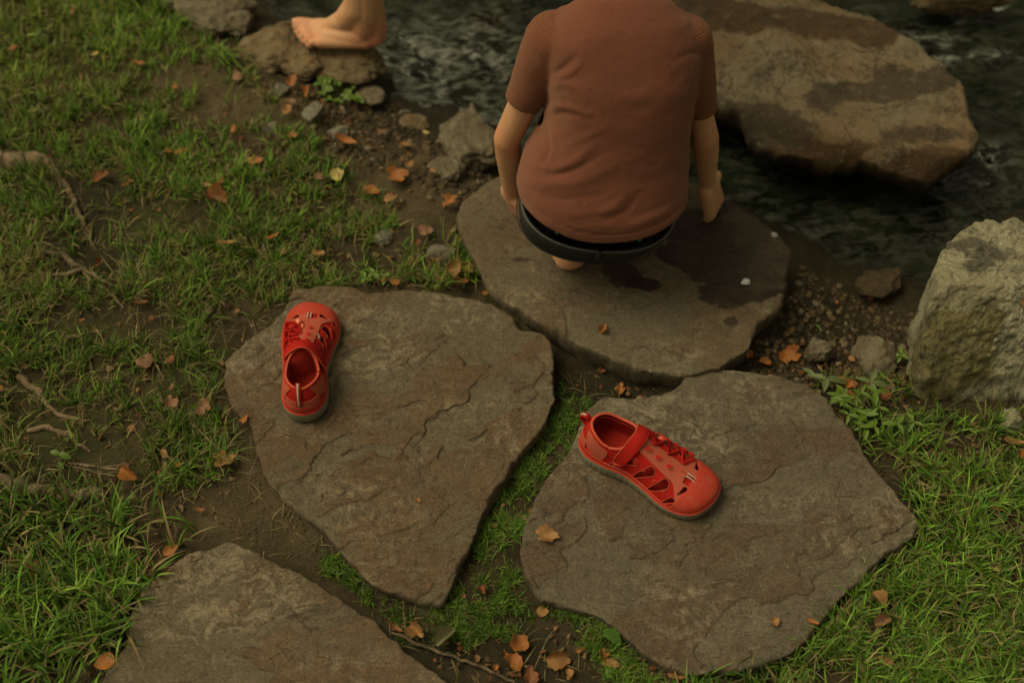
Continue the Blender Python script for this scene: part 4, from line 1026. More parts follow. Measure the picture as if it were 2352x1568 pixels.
# ================================================================ FALLEN LEAVES
def leaf_geo(shape, seed):
    """unit leaf along +x (length 1), folded and curled; returns verts, faces, vein attribute"""
    r = np.random.RandomState(seed); nr_, na_ = 7, 40
    V = []; vein = []
    th = np.linspace(0, 2*math.pi, na_, endpoint=False)
    asp = {'oval': .62, 'round': .85, 'strip': .34, 'torn': .72, 'curl': .70, 'lobed': .80, 'fold': .66}[shape]
    rad = np.ones(na_)
    rad *= 1+.05*np.sin(th*11+r.rand()*6)+.025*r.normal(size=na_)
    if shape in ('torn', 'lobed', 'curl'):
        for _ in range(3 if shape == 'torn' else 2):
            c = r.rand()*6.28; rad *= 1-(.25+.3*r.rand())*np.exp(-(((th-c+math.pi) % (2*math.pi)-math.pi)/.28)**2)
    if shape == 'lobed': rad *= 1+.09*np.cos(3*th+r.rand()*6)+.05*np.cos(5*th+r.rand()*6)
    k1, k2, k3 = {'oval': (.25, .15, .05), 'round': (.2, .2, .06), 'strip': (.3, .5, .05), 'torn': (.5, .3, .12), 'curl': (1.3, .5, .10), 'lobed': (.4, .5, .14), 'fold': (1.0, -.2, .06)}[shape]
    k1 *= 1.5; k2 *= 1.6; k3 *= 1.5
    k1 *= r.choice([-1, 1]) if shape in ('oval', 'round') else 1
    ph = r.rand(4)*6
    for i in range(nr_+1):
        f = i/nr_
        for j, t in enumerate(th):
            x = .5*math.cos(t)*rad[j]*f; y = .5*asp*math.sin(t)*rad[j]*f*(1-.25*math.cos(t))
            if shape in ('oval', 'fold', 'strip'): y *= (1-.35*(abs(math.cos(t))**6))
            z = k1*y*y*1.6/asp+k2*x*x*.8+k3*(math.sin(9*x+ph[0])*math.cos(8*y+ph[1]))*.45*f+.03*abs(y)
            if shape == 'fold': z += .55*abs(y)
            V.append((x, y, z)); vein.append(max(math.exp(-(y/.025)**2), .6*math.exp(-(((x-abs(y)*.9)*9 % 1-.5)/.12)**2)))
    F = []
    for i in range(nr_):
        for j in range(na_): F.append((i*na_+j, (i+1)*na_+j, (i+1)*na_+(j+1) % na_, i*na_+(j+1) % na_))
    sv, sf = tube([(-.5, 0, .03), (-.62, .01, .06), (-.78, .04, .05)], [.012, .011, .008], 5)
    b = len(V); V += sv; F += [tuple(q+b for q in f) for f in sf]; vein += [1]*len(sv)
    V = np.array(V); V[:, 2] -= V[:, 2].min()
    return V, F, vein
def leaf(x, y, size, col, shape, label, rot=None, tilt=None, on=None, cat='leaf', dz=0):
    """x, y, size in pixels of the 2352-wide view"""
    i = leaf.n; leaf.n += 1; r = random.Random(i*13+5)
    z = on if on is not None else gz(*D(x, y, 0)[:2])
    c = D(x, y, z); z = on if on is not None else gz(c.x, c.y); c = D(x, y, z)
    k = ppm(x/.9408, y/.9408, z)*.9408; L_ = size*r.uniform(.84, 1.0)/k
    V, F, ve = leaf_geo(shape, i+40)
    a = math.radians(rot if rot is not None else r.uniform(0, 360))
    tx, ty = (tilt if tilt else (r.uniform(-.25, .25), r.uniform(-.25, .25)))
    if on is not None and not tilt: tx *= .2; ty *= .2
    R = Matrix.Rotation(a, 3, 'Z') @ Matrix.Rotation(ty, 3, 'Y') @ Matrix.Rotation(tx, 3, 'X')
    V = (V*L_)@np.array(R).T; V[:, 2] -= V[:, 2].min()
    lift = .0005 if on is not None else (.0045 if cat == 'wet' else (.012 if (x < 1100 or x > 2000) and cat == 'leaf' else .006))+dz
    V = V+np.array([c.x, c.y, z+lift])
    o = mk('fallen_leaf', V, F, LM[col], origin=(c.x, c.y, z), attrs={'vein': ve}); put(o, label, cat, 'fallen leaves on the ground')
    return o
leaf.n = 0
ZS = .0225
for L_ in [
 (172, 38, 26, 't', 'oval', 'tan leaf near the top of the lawn, left of its middle'),
 (34, 124, 24, 'o', 'oval', 'small orange leaf in the grass at the far upper left'),
 (222, 138, 24, 'y', 'torn', 'pale yellow leaf with a red tip in the upper left grass'),
 (322, 158, 32, 'o', 'strip', 'narrow orange leaf on bare soil in the upper lawn', 0),
 (404, 212, 16, 'o', 'round', 'tiny orange leaf below the narrow orange one'),
 (548, 189, 26, 'p', 'round', 'dull pinkish leaf at the grass edge left of the clover'),
 (540, 310, 22, 'o', 'oval', 'small bright orange leaf upright in grass left of the grey stones', 80),
 (421, 362, 34, 'o', 'oval', 'orange oval leaf, right one of a close pair in the lawn', 10),
 (388, 360, 20, 'o', 'torn', 'small orange leaf, left one of a close pair in the lawn'),
 (590, 383, 40, 'o', 'oval', 'orange oval leaf lying flat halfway to the wet soil', 5),
 (236, 420, 42, 'b', 'torn', 'rusty brown leaf in the dark hollow beside the surface root'),
 (298, 438, 34, 'b', 'torn', 'dark red-brown crumpled leaf right of the rusty one in the hollow'),
 (505, 433, 24, 'o', 'torn', 'bright orange scrap above the large curled brown leaf'),
 (478, 437, 20, 't', 'oval', 'tan scrap left of the bright orange scrap'),
 (502, 470, 62, 'b', 'curl', 'large curled brown leaf with a grey underside in the lawn', -25),
 (628, 556, 38, 'o', 'strip', 'bright orange leaf arched in the grass above the left shoe', 35),
 (534, 572, 40, 't', 'strip', 'tan-orange leaf left of the arched orange leaf', 0),
 (510, 568, 20, 't', 'round', 'small tan leaf touching the tan-orange one'),
 (654, 592, 28, 'p', 'round', 'pinkish leaf below the arched orange leaf'),
 (735, 594, 28, 't', 'torn', 'tan leaf in grass above the middle slab'),
 (697, 163, 40, 'p', 'round', 'round brown-pink leaf just below the toes'),
 (674, 203, 32, 'o', 'torn', 'orange torn leaf left of the clover patch', 70),
 (707, 225, 30, 'o', 'curl', 'orange curled leaf at the clover patch lower left'),
 (671, 246, 26, 'p', 'round', 'pinkish brown leaf left of the rounded grey stone'),
 (661, 269, 36, 't', 'lobed', 'brown lobed leaf tucked under the rounded grey stone'),
 (781, 155, 18, 't', 'round', 'tiny tan leaf between ochre rocks and clover'),
 (792, 170, 18, 't', 'round', 'tiny tan leaf just below its twin by the ochre rocks'),
 (673, 324, 26, 't', 'torn', 'tan scrap left of the bright red-orange leaf'),
 (797, 335, 54, 'o', 'strip', 'bright red-orange elongated leaf on wet soil', -15),
 (877, 317, 28, 'p', 'torn', 'dull tan-pink leaf on wet soil right of the red-orange leaf'),
 (932, 346, 28, 't', 'oval', 'tan leaf on bare soil left of the child'),
 (979, 317, 18, 'y', 'oval', 'tiny yellow leaf on the bank near the child elbow'),
 (942, 390, 28, 't', 'torn', 'tan leaf standing on the soil above the big orange-tan leaf', 70),
 (995, 405, 22, 't', 'torn', 'small tan leaf against the small grey rock'),
 (913, 419, 58, 'o', 'lobed', 'big orange-tan leaf on bare soil left of the stained slab', 5),
 (856, 450, 42, 'o', 'oval', 'orange oval leaf, lower left of the big orange-tan one', -15),
 (900, 471, 36, 't', 'torn', 'tan crumpled leaf right below the orange oval on soil'),
 (1034, 476, 46, 'o', 'torn', 'orange torn leaf at the left rim of the stained slab', 25),
 (776, 415, 42, 'y', 'round', 'pale yellow-green round leaf on the grass edge'),
 (733, 418, 26, 'p', 'round', 'dull pinkish leaf left of the pale yellow-green leaf'),
 (978, 541, 36, 'p', 'round', 'pinkish tan leaf standing in grass left of the stained slab'),
 (1002, 609, 34, 'b', 'strip', 'red-brown strip of leaf among grass near the crumpled pair', 0),
 (961, 573, 26, 'b', 'torn', 'brown scrap in grass left of the half-buried stone'),
 (1042, 634, 44, 't', 'torn', 'crumpled tan leaf, left of the crumpled pair between two slabs', 60, (.5, -.5)),
 (1072, 630, 40, 't', 'lobed', 'crumpled yellowish leaf, right of the crumpled pair between two slabs', 20, (.4, .5)),
 (1062, 662, 38, 'b', 'curl', 'brown curled leaf under the crumpled pair'),
 (1119, 677, 28, 'o', 'torn', 'orange scrap wedged between the middle and stained slabs'),
 (1010, 655, 24, 'b', 'torn', 'brown scrap at the top edge of the middle slab'),
 (908, 661, 26, 'o', 'round', 'small orange leaf resting on the middle slab top edge'),
 (880, 655, 22, 'b', 'torn', 'dark scrap beside the small orange leaf at the slab top edge'),
 (474, 950, 42, 'p', 'lobed', 'pinkish brown two-lobed leaf left of the left shoe', 90),
 (565, 976, 30, 'o', 'torn', 'orange leaf tip touching the left edge of the middle slab', 60),
 (397, 936, 46, 'p', 'torn', 'brown-pink torn leaf left of the two-lobed one'),
 (397, 900, 26, 'p', 'strip', 'thin greyish leaf standing above the brown-pink torn leaf', 75),
 (394, 838, 32, 'b', 'oval', 'brownish leaf in grass level with the left shoe opening'),
 (337, 843, 44, 'p', 'round', 'large faded pinkish leaf half hidden in grass left of the shoe'),
 (232, 618, 24, 'b', 'curl', 'small round curled brown leaf at the twig fork'),
 (327, 707, 40, 'b', 'strip', 'red-brown leaf strip in the grass right of the twig', 10),
 (192, 747, 18, 'o', 'strip', 'tiny orange scrap on moss at the left'),
 (16, 777, 20, 't', 'torn', 'tan scrap at the very left edge'),
 (9, 902, 14, 'o', 'torn', 'tiny orange scrap at the left edge below the tan one'),
 (520, 1068, 56, 't', 'lobed', 'bright tan jagged leaf on the bare earth by the middle slab', 15),
 (382, 1053, 30, 't', 'oval', 'tan oval leaf in the grass left of the jagged tan leaf', -60),
 (382, 1080, 18, 'p', 'oval', 'small brown leaf under the tan oval one'),
 (302, 1100, 50, 'o', 'fold', 'folded rust-orange leaf with a pale rim on the moss', -30, (.5, .2)),
 (413, 1076, 14, 'o', 'round', 'tiny orange scrap right of the tan oval leaf'),
 (396, 1273, 40, 'o', 'oval', 'orange-brown oval leaf at the tip of the bottom slab', 40),
 (463, 1180, 30, 'b', 'strip', 'thin red-brown leaf on bare earth above the bottom slab', -10),
 (70, 1189, 32, 'p', 'torn', 'brown-pink leaf below the thick root at the left'),
 (87, 1318, 44, 'b', 'torn', 'dark red-brown leaf deep in the long grass at lower left', -60),
 (298, 1316, 46, 'b', 'torn', 'brown leaf half covered by grass left of the bottom slab', 60),
 (170, 1398, 36, 'b', 'oval', 'dark brown oval leaf in long grass below the half covered one', 60),
 (246, 1530, 54, 'o', 'round', 'bright orange squarish leaf at the bottom left corner'),
 (962, 1149, 16, 't', 'torn', 'tiny tan notched leaf lying on the middle slab', 90, None, ZS),
 (1255, 1233, 58, 't', 'torn', 'tan leaf with a bite out of it on the left rim of the wide slab', -12, None, ZS),
 (1385, 757, 30, 'o', 'curl', 'small amber leaf on the stained slab near its front edge', 60, None, .027),
 (1780, 1428, 32, 't', 'torn', 'pale tan curled scrap near the bottom of the wide slab', 60, None, ZS),
 (1868, 1428, 32, 'o', 'strip', 'thin orange leaf at the bottom right rim of the wide slab', -25, None, ZS),
 (1205, 1196, 26, 'p', 'strip', 'thin pinkish leaf in the grassy gap at the wide slab left rim', -30),
 (1155, 1165, 12, 'b', 'round', 'tiny red-brown scrap in the grassy gap between the slabs'),
 (1218, 1178, 12, 'b', 'torn', 'tiny brown scrap just above the thin pinkish leaf'),
 (1138, 1212, 14, 'b', 'round', 'small brown scrap lower in the grassy gap'),
 (1110, 1362, 28, 'b', 'curl', 'brown leaf in grass right of the middle slab lower tip'),
 (1066, 1378, 14, 'b', 'torn', 'tiny red-brown scrap right below the middle slab tip'),
 (1246, 1409, 30, 't', 'round', 'tan leaf tucked under the lower left rim of the wide slab'),
 (838, 1310, 26, 'b', 'strip', 'thin brown leaf in the gap left of the middle slab tip', -20),
 (1190, 1488, 62, 'o', 'lobed', 'upper of two crumpled orange-brown leaves at the bottom middle', 70, (.3, .3)),
 (1178, 1528, 58, 'o', 'lobed', 'lower of two crumpled orange-brown leaves at the bottom middle', -50, (-.3, .2)),
 (1218, 1556, 52, 'b', 'torn', 'brown leaf cut by the bottom edge below the crumpled two', 90),
 (1283, 1513, 66, 't', 'curl', 'rolled tan leaf at the bottom, right of the crumpled two', 0, (.6, 0)),
 (1306, 1553, 30, 't', 'torn', 'small tan leaf under the rolled one'),
 (1384, 1508, 32, 'o', 'curl', 'orange-brown curled leaf by the green leaf at the bottom', 90),
 (1404, 1527, 44, 't', 'oval', 'greyish tan leaf right below the orange-brown curled one', -25),
 (956, 1456, 48, 't', 'curl', 'curled tan leaf in the gap above the long twig', -40, (.4, .3)),
 (911, 1452, 38, 'b', 'strip', 'brown leaf strip wedged by the bottom slab edge', -30),
 (1025, 1473, 60, 'g', 'fold', 'grey-green folded leaf lying across the gap above the long twig', 45),
 (1140, 1538, 16, 'o', 'torn', 'tiny orange scrap on the long twig end'),
 (1402, 1478, 50, 'G', 'fold', 'fresh green leaf at the bottom rim of the wide slab', -35),
 (1398, 1549, 30, 'G', 'oval', 'small fresh green leaf near the bottom edge', 80),
 (2013, 1388, 50, 't', 'fold', 'tan squarish leaf in the grass right of the wide slab', -60),
 (2022, 1440, 46, 'p', 'curl', 'pinkish tan curled leaf below the squarish one', 20),
 (2280, 1312, 34, 'p', 'torn', 'tan torn leaf in the right-hand lawn', 90),
 (2147, 1338, 18, 'o', 'torn', 'tiny rust leaf in the lawn right of the wide slab corner'),
 (2286, 1181, 28, 'o', 'strip', 'small orange strip of leaf in the upper right lawn', -20),
 (2029, 1527, 36, 'b', 'oval', 'brown oval leaf in the grass near the bottom right'),
 (1560, 1553, 58, 't', 'torn', 'orange-tan leaf on the grass at the bottom edge below the wide slab', 0),
 (2344, 1058, 40, 'o', 'torn', 'yellow-orange leaf cut by the right edge below the pale block', 60),
 (2320, 1025, 60, 't', 'strip', 'long pale dry leaf under the small pale stone at right', -5),
 (1719, 822, 34, 'o', 'torn', 'orange leaf pointed down between the stained and wide slabs', 60),
 (1757, 838, 34, 'o', 'torn', 'orange leaf tucked behind the wide slab top edge', 0),
 (1814, 825, 52, 'o', 'lobed', 'large jagged orange-tan leaf behind the wide slab', 30),
 (1425, 898, 34, 'o', 'torn', 'orange pointed leaf in the dark gap above the wide slab', 80),
 (1381, 857, 24, 'b', 'torn', 'rusty scrap in the dark gap under the stained slab'),
 (1882, 852, 24, 'p', 'strip', 'small brown leaf between the jagged leaf and the grey rock', -60),
 (1905, 820, 16, 'o', 'round', 'tiny orange leaf touching the grey rock'),
 (1956, 830, 22, 't', 'round', 'small tan leaf on the left side of the pitted boulder'),
 (1997, 690, 18, 'o', 'round', 'tiny orange leaf on wet gravel at the water edge'),
 (1920, 700, 12, 'o', 'round', 'tiny amber leaf on the wet gravel right of the stained slab'),
 (1925, 880, 34, 'o', 'torn', 'rust leaf behind the plant, left of its twin'),
 (1952, 888, 34, 'o', 'lobed', 'rust leaf behind the plant, right of its twin'),
 (1949, 917, 44, 'o', 'oval', 'long orange leaf among the broad plant leaves', -40),
 (2024, 917, 46, 'b', 'torn', 'orange-brown leaf between plant and pitted boulder', 70),
 (1978, 992, 18, 'b', 'oval', 'small brown leaf at the wide slab upper right rim'),
 (2346, 708, 40, 't', 'round', 'pale leaf on the rough block, cut by the right edge', 80, (.9, 0), .12),
 (2180, 640, 14, 'o', 'strip', 'tiny orange leaf at the foot of the pale block'),
]:
    leaf(*L_[:5], L_[5], *(L_[6:]))

# ================================================================ ROOTS AND TWIGS
def root(name, pts, rads, mat, label, cat, seed, forks=(), lift=.0):
    P_ = []
    for (x, y), r_ in zip(pts, rads):
        c = D(x, y, 0); z = gz(c.x, c.y)+r_*.55+lift; P_.append((c.x, c.y, z))
    pc = catmull(P_, 12, closed=False); rc = np.interp(np.linspace(0, 1, len(pc)), np.linspace(0, 1, len(rads)), rads)
    pc = pc+(np.stack([fbm(pc, 60, 2, seed), fbm(pc, 60, 2, seed+1), fbm(pc, 60, 2, seed+2)], 1)-.5)*np.array([.012, .012, .003])*np.minimum(1, rc/.004)[:, None]
    rc = rc*(.75+.5*fbm(pc, 90, 2, seed+3)); rc[0] *= .3; rc[-1] *= .3
    parts = [tube(pc, rc, 12)]
    for fpts, fr in forks:
        q = [(D(x, y, 0).x, D(x, y, 0).y, gz(*D(x, y, 0)[:2])+fr[0]*.6+lift) for x, y in fpts]
        qc = catmull(q, 10, closed=False); parts.append(tube(qc, np.linspace(fr[0], fr[1], len(qc)), 9))
    V, F = join(*parts); V = np.array(V); V = V+(fbm(V, 150, 3, seed+5)-.5)[:, None]*.0022*np.array([1, 1, 1])
    o = mk(name, V, F, mat, origin=P_[0]); put(o, label, cat); return o
root('tree_root', [(-30, 372), (40, 372), (90, 368), (125, 385)], [.016, .014, .012, .004], M_rootpale, 'thick pale worn root breaking the lawn at the left edge', 'root', 1)
root('tree_root', [(120, 385), (150, 420), (175, 470), (195, 520), (212, 560)], [.004, .0045, .004, .0035, .002], M_root, 'thin brown root running down from the worn root into the hollow', 'root', 2)
root('tree_root', [(80, 575), (140, 592), (185, 615), (215, 645)], [.003, .004, .004, .003], M_root, 'dark root above the forked twig', 'root', 3)
root('twig', [(122, 636), (160, 634), (198, 624), (240, 648), (272, 662)], [.002, .0032, .0030, .0026, .0014], M_rootpale, 'pale forked twig lying in the grass at the left', 'twig', 4, forks=[([(225, 655), (250, 672), (275, 700), (285, 715)], (.0020, .0010))], lift=.004)
root('tree_root', [(45, 862), (72, 880), (100, 920), (135, 945), (205, 962)], [.0045, .0048, .004, .003, .0014], M_rootpale, 'brown root stub slanting down, left of the shoe on the middle slab', 'root', 5)
root('tree_root', [(60, 985), (105, 984), (150, 994), (180, 1015), (205, 1035)], [.003, .004, .0038, .003, .001], M_rootpale, 'curved root below the slanting stub on the moss', 'root', 6)
root('tree_root', [(-20, 1108), (20, 1115), (80, 1123), (150, 1132), (215, 1136), (240, 1142)], [.009, .0085, .0075, .0085, .008, .004], M_root, 'thick dark grey root along the left edge above the long grass', 'root', 7)
root('twig', [(155, 1062), (200, 1064), (250, 1076), (285, 1078)], [.0012, .0014, .0012, .0008], M_rootpale, 'bundle of thin dry stalks beside the little green sprout', 'twig', 8, forks=[([(160, 1068), (210, 1080), (265, 1092)], (.0012, .0006)), ([(180, 1066), (240, 1070), (290, 1066)], (.0010, .0006))])
root('twig', [(900, 1455), (930, 1470), (1010, 1502), (1090, 1530), (1170, 1558), (1230, 1585)], [.0012, .0020, .0020, .0018, .0016, .0010], M_root, 'long thin dark twig along the edge of the bottom slab', 'twig', 9, forks=[([(935, 1470), (930, 1430), (926, 1370)], (.0012, .0005))], lift=.006)
root('twig', [(1650, 1448), (1640, 1425), (1630, 1400)], [.0003, .0004, .0003], M_rootpale, 'fine dry stalk on the lower part of the wide slab', 'twig', 10, lift=.034)
root('twig', [(1222, 1545), (1250, 1480), (1268, 1450)], [.0003, .0006, .0003], M_rootpale, 'thin pale stalk standing at the crumpled leaves', 'twig', 11, lift=.006)
root('twig', [(565, 740), (590, 790), (600, 850), (612, 905)], [.0005, .0006, .0006, .0005], M_root, 'long dark stalk hanging over the left edge of the middle slab', 'twig', 12, lift=.030)

# ================================================================ SMALL PLANTS
M_leafg = plain('broad green leaf', (.085, .145, .016), .5, .35, 250, .2, .2, .0005)
M_leafg2 = plain('grey green leaf', (.105, .135, .050), .55, .35, 250, .2, .2, .0005)
M_stem = plain('green stem', (.10, .12, .035), .6, .3)
def plant_leaf(base, direc, L_, wfrac, droop, seed):
    d = Vector(direc).normalized(); s = d.cross(Vector((0, 0, 1))).normalized(); n = s.cross(d)
    V = []; F = []; K = 9
    for i in range(K):
        t = i/(K-1); wv = L_*wfrac*.5*math.sin(math.pi*min(1, (t*.93+.03)))**.8*(1-.35*t)
        c = Vector(base)+d*L_*t+Vector((0, 0, -droop*L_*t*t))
        for j in (-1, -.5, 0, .5, 1): V.append(c+s*wv*j+n*abs(j)*wv*.35)
    for i in range(K-1):
        for j in range(4): F.append((i*5+j, i*5+j+1, (i+1)*5+j+1, (i+1)*5+j))
    return V, F
def plant(name, label, cat, px, py, stems, mat, group=None, z=None, leaf_name='leaf'):
    c = D(px, py, 0); z = gz(c.x, c.y) if z is None else z; c = D(px, py, z); r = random.Random(int(px))
    root_ = empty(name, c, label, cat, group)
    for (dx, dy, h, nl, ls, wf) in stems:
        k = ppm(px/.9408, py/.9408, z)*.9408; tip = Vector((dx/k, -dy/k/.8, h))
        path = [Vector((0, 0, 0))*1, tip*.5+Vector((0, 0, h*.15)), tip]
        mk('stem', *tube(catmull(path, 5, closed=False), .0009, 6), M_stem, root_)
        a0 = r.uniform(0, 6.28)
        for q in range(nl):
            a = a0+q*2*math.pi/max(nl, 1)+r.uniform(-.35, .35)
            mk(leaf_name, *plant_leaf(tip*(1-.12*(q//4)), (math.cos(a), math.sin(a), r.uniform(-.25, .6)), ls*r.uniform(.75, 1.15), wf, r.uniform(.1, .35), q), mat, root_)
    return root_
plant('seedling', 'two-leaved green seedling on the moss at the left', 'sprout', 141, 1062, [(0, -6, .014, 2, .016, .75), (-4, 6, .006, 1, .012, .8)], M_leafg)
plant('clover', 'patch of small round green clover leaves beside the rounded grey stone', 'clover', 790, 210,
      [(random.Random(i).uniform(-55, 45), random.Random(i+50).uniform(-45, 45), .012+.012*random.Random(i+9).random(), 3, .011, .85) for i in range(34)], M_leafg)
rw = random.Random(4)
plant('leafy_weed', 'cluster of broad green leaves at the wide slab upper right rim', 'plant', 2010, 960,
      [(rw.uniform(-85, 85), rw.uniform(-40, 45)-.25*0, rw.uniform(.010, .028), 3, rw.uniform(.012, .022), rw.uniform(.36, .5)) for i in range(22)], M_leafg)
plant('leafy_weed', 'pale grey-green three-pointed leaf cluster left of the orange-brown leaf', 'plant', 1993, 895, [(0, 0, .020, 4, .026, .42)], M_leafg2)
plant('leafy_weed', 'pale pointed leaves rising from behind the wide slab rim', 'plant', 1890, 892, [(0, 0, .024, 3, .030, .40), (-22, -6, .02, 2, .026, .36)], M_leafg2)
plant('seedling', 'bright green sprout standing beside the pitted boulder', 'sprout', 2062, 832, [(0, 0, .018, 5, .013, .55)], M_leafg)
plant('seedling', 'tiny bright sprout behind the grey rock', 'sprout', 1881, 760, [(0, 0, .008, 2, .009, .5)], M_leafg)
plant('leafy_weed', 'few small round leaves in the grass above the middle slab', 'plant', 860, 640, [(0, 0, .012, 4, .012, .75), (-20, 10, .012, 3, .012, .75), (24, 6, .010, 3, .012, .7)], M_leafg)
plant('grass_tuft', 'upright grass tuft at the top of the bank beside the ochre rock', 'grass tuft', 520, 150, [(random.Random(i).uniform(-22, 22), random.Random(i+5).uniform(-16, 16), .02+.016*random.Random(i+3).random(), 2, .024, .12) for i in range(16)], plain('tuft green', (.10, .17, .016), .55), leaf_name='blade')
# ================================================================ PEOPLE
m = M('skin', .55, .35)
c = m.mix(m.ramp(m.noise(18, 3), [(.40, 0), (.65, 1)]), (.61, .350, .205), (.60, .310, .185))
c = m.mix(m.ramp(m.noise(60, 5, .7), [(.45, 0), (.7, .5)]), c, (.56, .27, .15)); c = m.mix(m.attr('red', 0), c, (.58, .235, .140)); m.base(c); m.bump(m.noise(500, 3), .2, .0006)
m.b.inputs['Subsurface Weight'].default_value = .12; m.b.inputs['Subsurface Radius'].default_value = (.012, .004, .002); m.b.inputs['Subsurface Scale'].default_value = .5
M_skin = m.m
def knit(name, col, ribs):
    m = M(name, .9, .15)
    f = m.noise(760, 4, .85); c = m.mix(1.0, col, m.ramp(f, [(.30, .60), (.70, 1.40)]), 'MULTIPLY')
    c = m.mix(m.ramp(m.noise(14, 4), [(.45, 0), (.7, .35)]), c, tuple(q*.8 for q in col))
    m.base(c); m.bump(f, .8, .0012); m.bump(m.noise(30, 5, .6), .35, .006)
    m.b.inputs['Sheen Weight'].default_value = .25; m.b.inputs['Sheen Roughness'].default_value = .5; m.b.inputs['Sheen Tint'].default_value = (1, .7, .5, 1)
    if ribs:
        w_ = m.n('ShaderNodeTexWave', Scale=105, Distortion=.6); w_.bands_direction = 'Z'; m.l(m.co(), w_.inputs['Vector'])
        m.bump(w_.outputs['Fac'], .4, .0010)
        m.base(m.mix(1.0, c, m.ramp(w_.outputs['Fac'], [(.2, .90), (.8, 1.05)]), 'MULTIPLY'))
    return m.m
M_shirt = knit('terracotta cotton jersey', (.196, .070, .045), False)
M_sleeve = knit('terracotta ribbed knit', (.185, .067, .038), True)
M_denim = plain('washed black denim', (.036, .036, .034), .95, .1, 420, .6, .4, .0006)
M_black = plain('black cotton', (.006, .006, .006), .9, .15)
M_seam = plain('grey seam thread', (.15, .145, .13), .8, .2)
M_green = plain('green label thread', (.02, .13, .08), .8, .2)
M_hair = plain('brown hair', (.060, .032, .015), .5, .4, 120, .4, .6, .002)
def ring(c, ux, uy, rx, ry, n=40, p=2.3):
    out = []
    for k in range(n):
        a = 2*math.pi*k/n; ca, sa = math.cos(a), math.sin(a)
        out.append(Vector(c)+Vector(ux)*rx*math.copysign(abs(ca)**(2/p), ca)+Vector(uy)*ry*math.copysign(abs(sa)**(2/p), sa))
    return out
def foot(heel, toe, z, width, ankle_h, side, big=1.0):
    """solid pieces of a bare foot; heel, toe: ground points, side=+1 puts the big toe on the left of the heading"""
    h = Vector((heel[0], heel[1], z)); t = Vector((toe[0], toe[1], z)); f = (t-h); L_ = f.length; f.normalize(); s = Vector((-f.y, f.x, 0))*side
    up = Vector((0, 0, 1)); w_ = width; P_ = lambda a, b, c_: h+f*(a*L_)+s*(b*w_)+up*c_
    parts = [capsule(P_(.12, -.04, .125*L_), P_(.20, -.02, .11*L_), .115*L_, .115*L_)]
    parts.append(ellipsoid(P_(.115, -.02, .10*L_), (.115*L_, .30*w_*1.05, .10*L_), Matrix.Rotation(math.atan2(f.y, f.x), 3, 'Z')))
    parts.append(capsule(P_(.18, 0, .15*L_), P_(.60, .10, .10*L_), .125*L_, .085*L_))
    parts.append(capsule(P_(.22, .06, .22*L_), P_(.55, .16, .13*L_), .105*L_, .085*L_))
    parts.append(capsule(P_(.20, -.20, .07*L_), P_(.66, -.30, .060*L_), .070*L_, .060*L_))
    parts.append(capsule(P_(.60, .26, .085*L_), P_(.72, .28, .075*L_), .080*L_, .072*L_))
    parts.append(capsule(P_(.70, .25, .075*L_), P_(.64, -.28, .060*L_), .072*L_, .058*L_))
    parts.append(capsule(P_(.18, 0, .20*L_), P_(.15, 0, ankle_h), .125*L_, .115*L_))
    parts.append(ellipsoid(P_(.15, -.24, .26*L_), (.045*L_,)*3)); parts.append(capsule(P_(.25, -.10, .12*L_), P_(.60, -.12, .085*L_), .105*L_, .078*L_)); parts.append(ellipsoid(P_(.19, .30, .30*L_), (.055*L_,)*3))
    toes = []
    for b, a0, a1, r_ in ((.34, .76, .925, .062), (.13, .77, .915, .044), (-.04, .755, .875, .041), (-.20, .725, .825, .039), (-.345, .685, .765, .037)):
        toes.append(chain([(P_(a0, b*.95, .062*L_), r_*L_*1.02), (P_((a0+a1)/2+.01, b, .072*L_), r_*L_*.93), (P_(a1, b*1.02, r_*L_*.95), r_*L_*1.05)]))
    return parts, toes, P_
def hand(wr, palm_dir, normal, L_, thumb_side, curl=.5, spread=.25):
    """wrist point, direction of the palm, back-of-hand normal; five separate curled fingers"""
    d = Vector(palm_dir).normalized(); n = Vector(normal); n = (n-d*n.dot(d)).normalized(); s = d.cross(n)*thumb_side
    pl = .50*L_; pw = .40*L_; parts = []
    for b in (-.36, -.12, .12, .36):
        parts.append(capsule(wr+s*b*pw*.65, wr+d*pl*.92+s*b*pw, .105*L_, .085*L_))
    fingers = []
    for b, fl, sp in ((.39, .44, .35), (.13, .49, .1), (-.13, .46, -.1), (-.38, .37, -.35)):
        p = wr+d*pl*.90+s*b*pw; dd = (d+s*sp*spread).normalized(); pts = [(p, .068*L_)]; a = curl*.5
        for q, (seg, r_) in enumerate(((.42, .064), (.32, .058), (.26, .050))):
            dd = (dd*math.cos(a)-n*math.sin(a)).normalized(); p = p+dd*fl*L_*seg; pts.append((p, r_*L_)); a = curl*(.9 if q else .8)*.8
        fingers.append(chain(pts))
    p = wr+d*pl*.12+s*pw*.42; dd = (d*.65+s*.75-n*.25).normalized()
    p1 = p+dd*.24*L_; p2 = p1+(dd*.7+d*.5-n*.2).normalized()*.19*L_; p3 = p2+(d*.9-n*.35).normalized()*.14*L_
    fingers.append(chain([(p, .088*L_), (p1, .072*L_), (p2, .060*L_), (p3, .050*L_)]))
    return parts, fingers
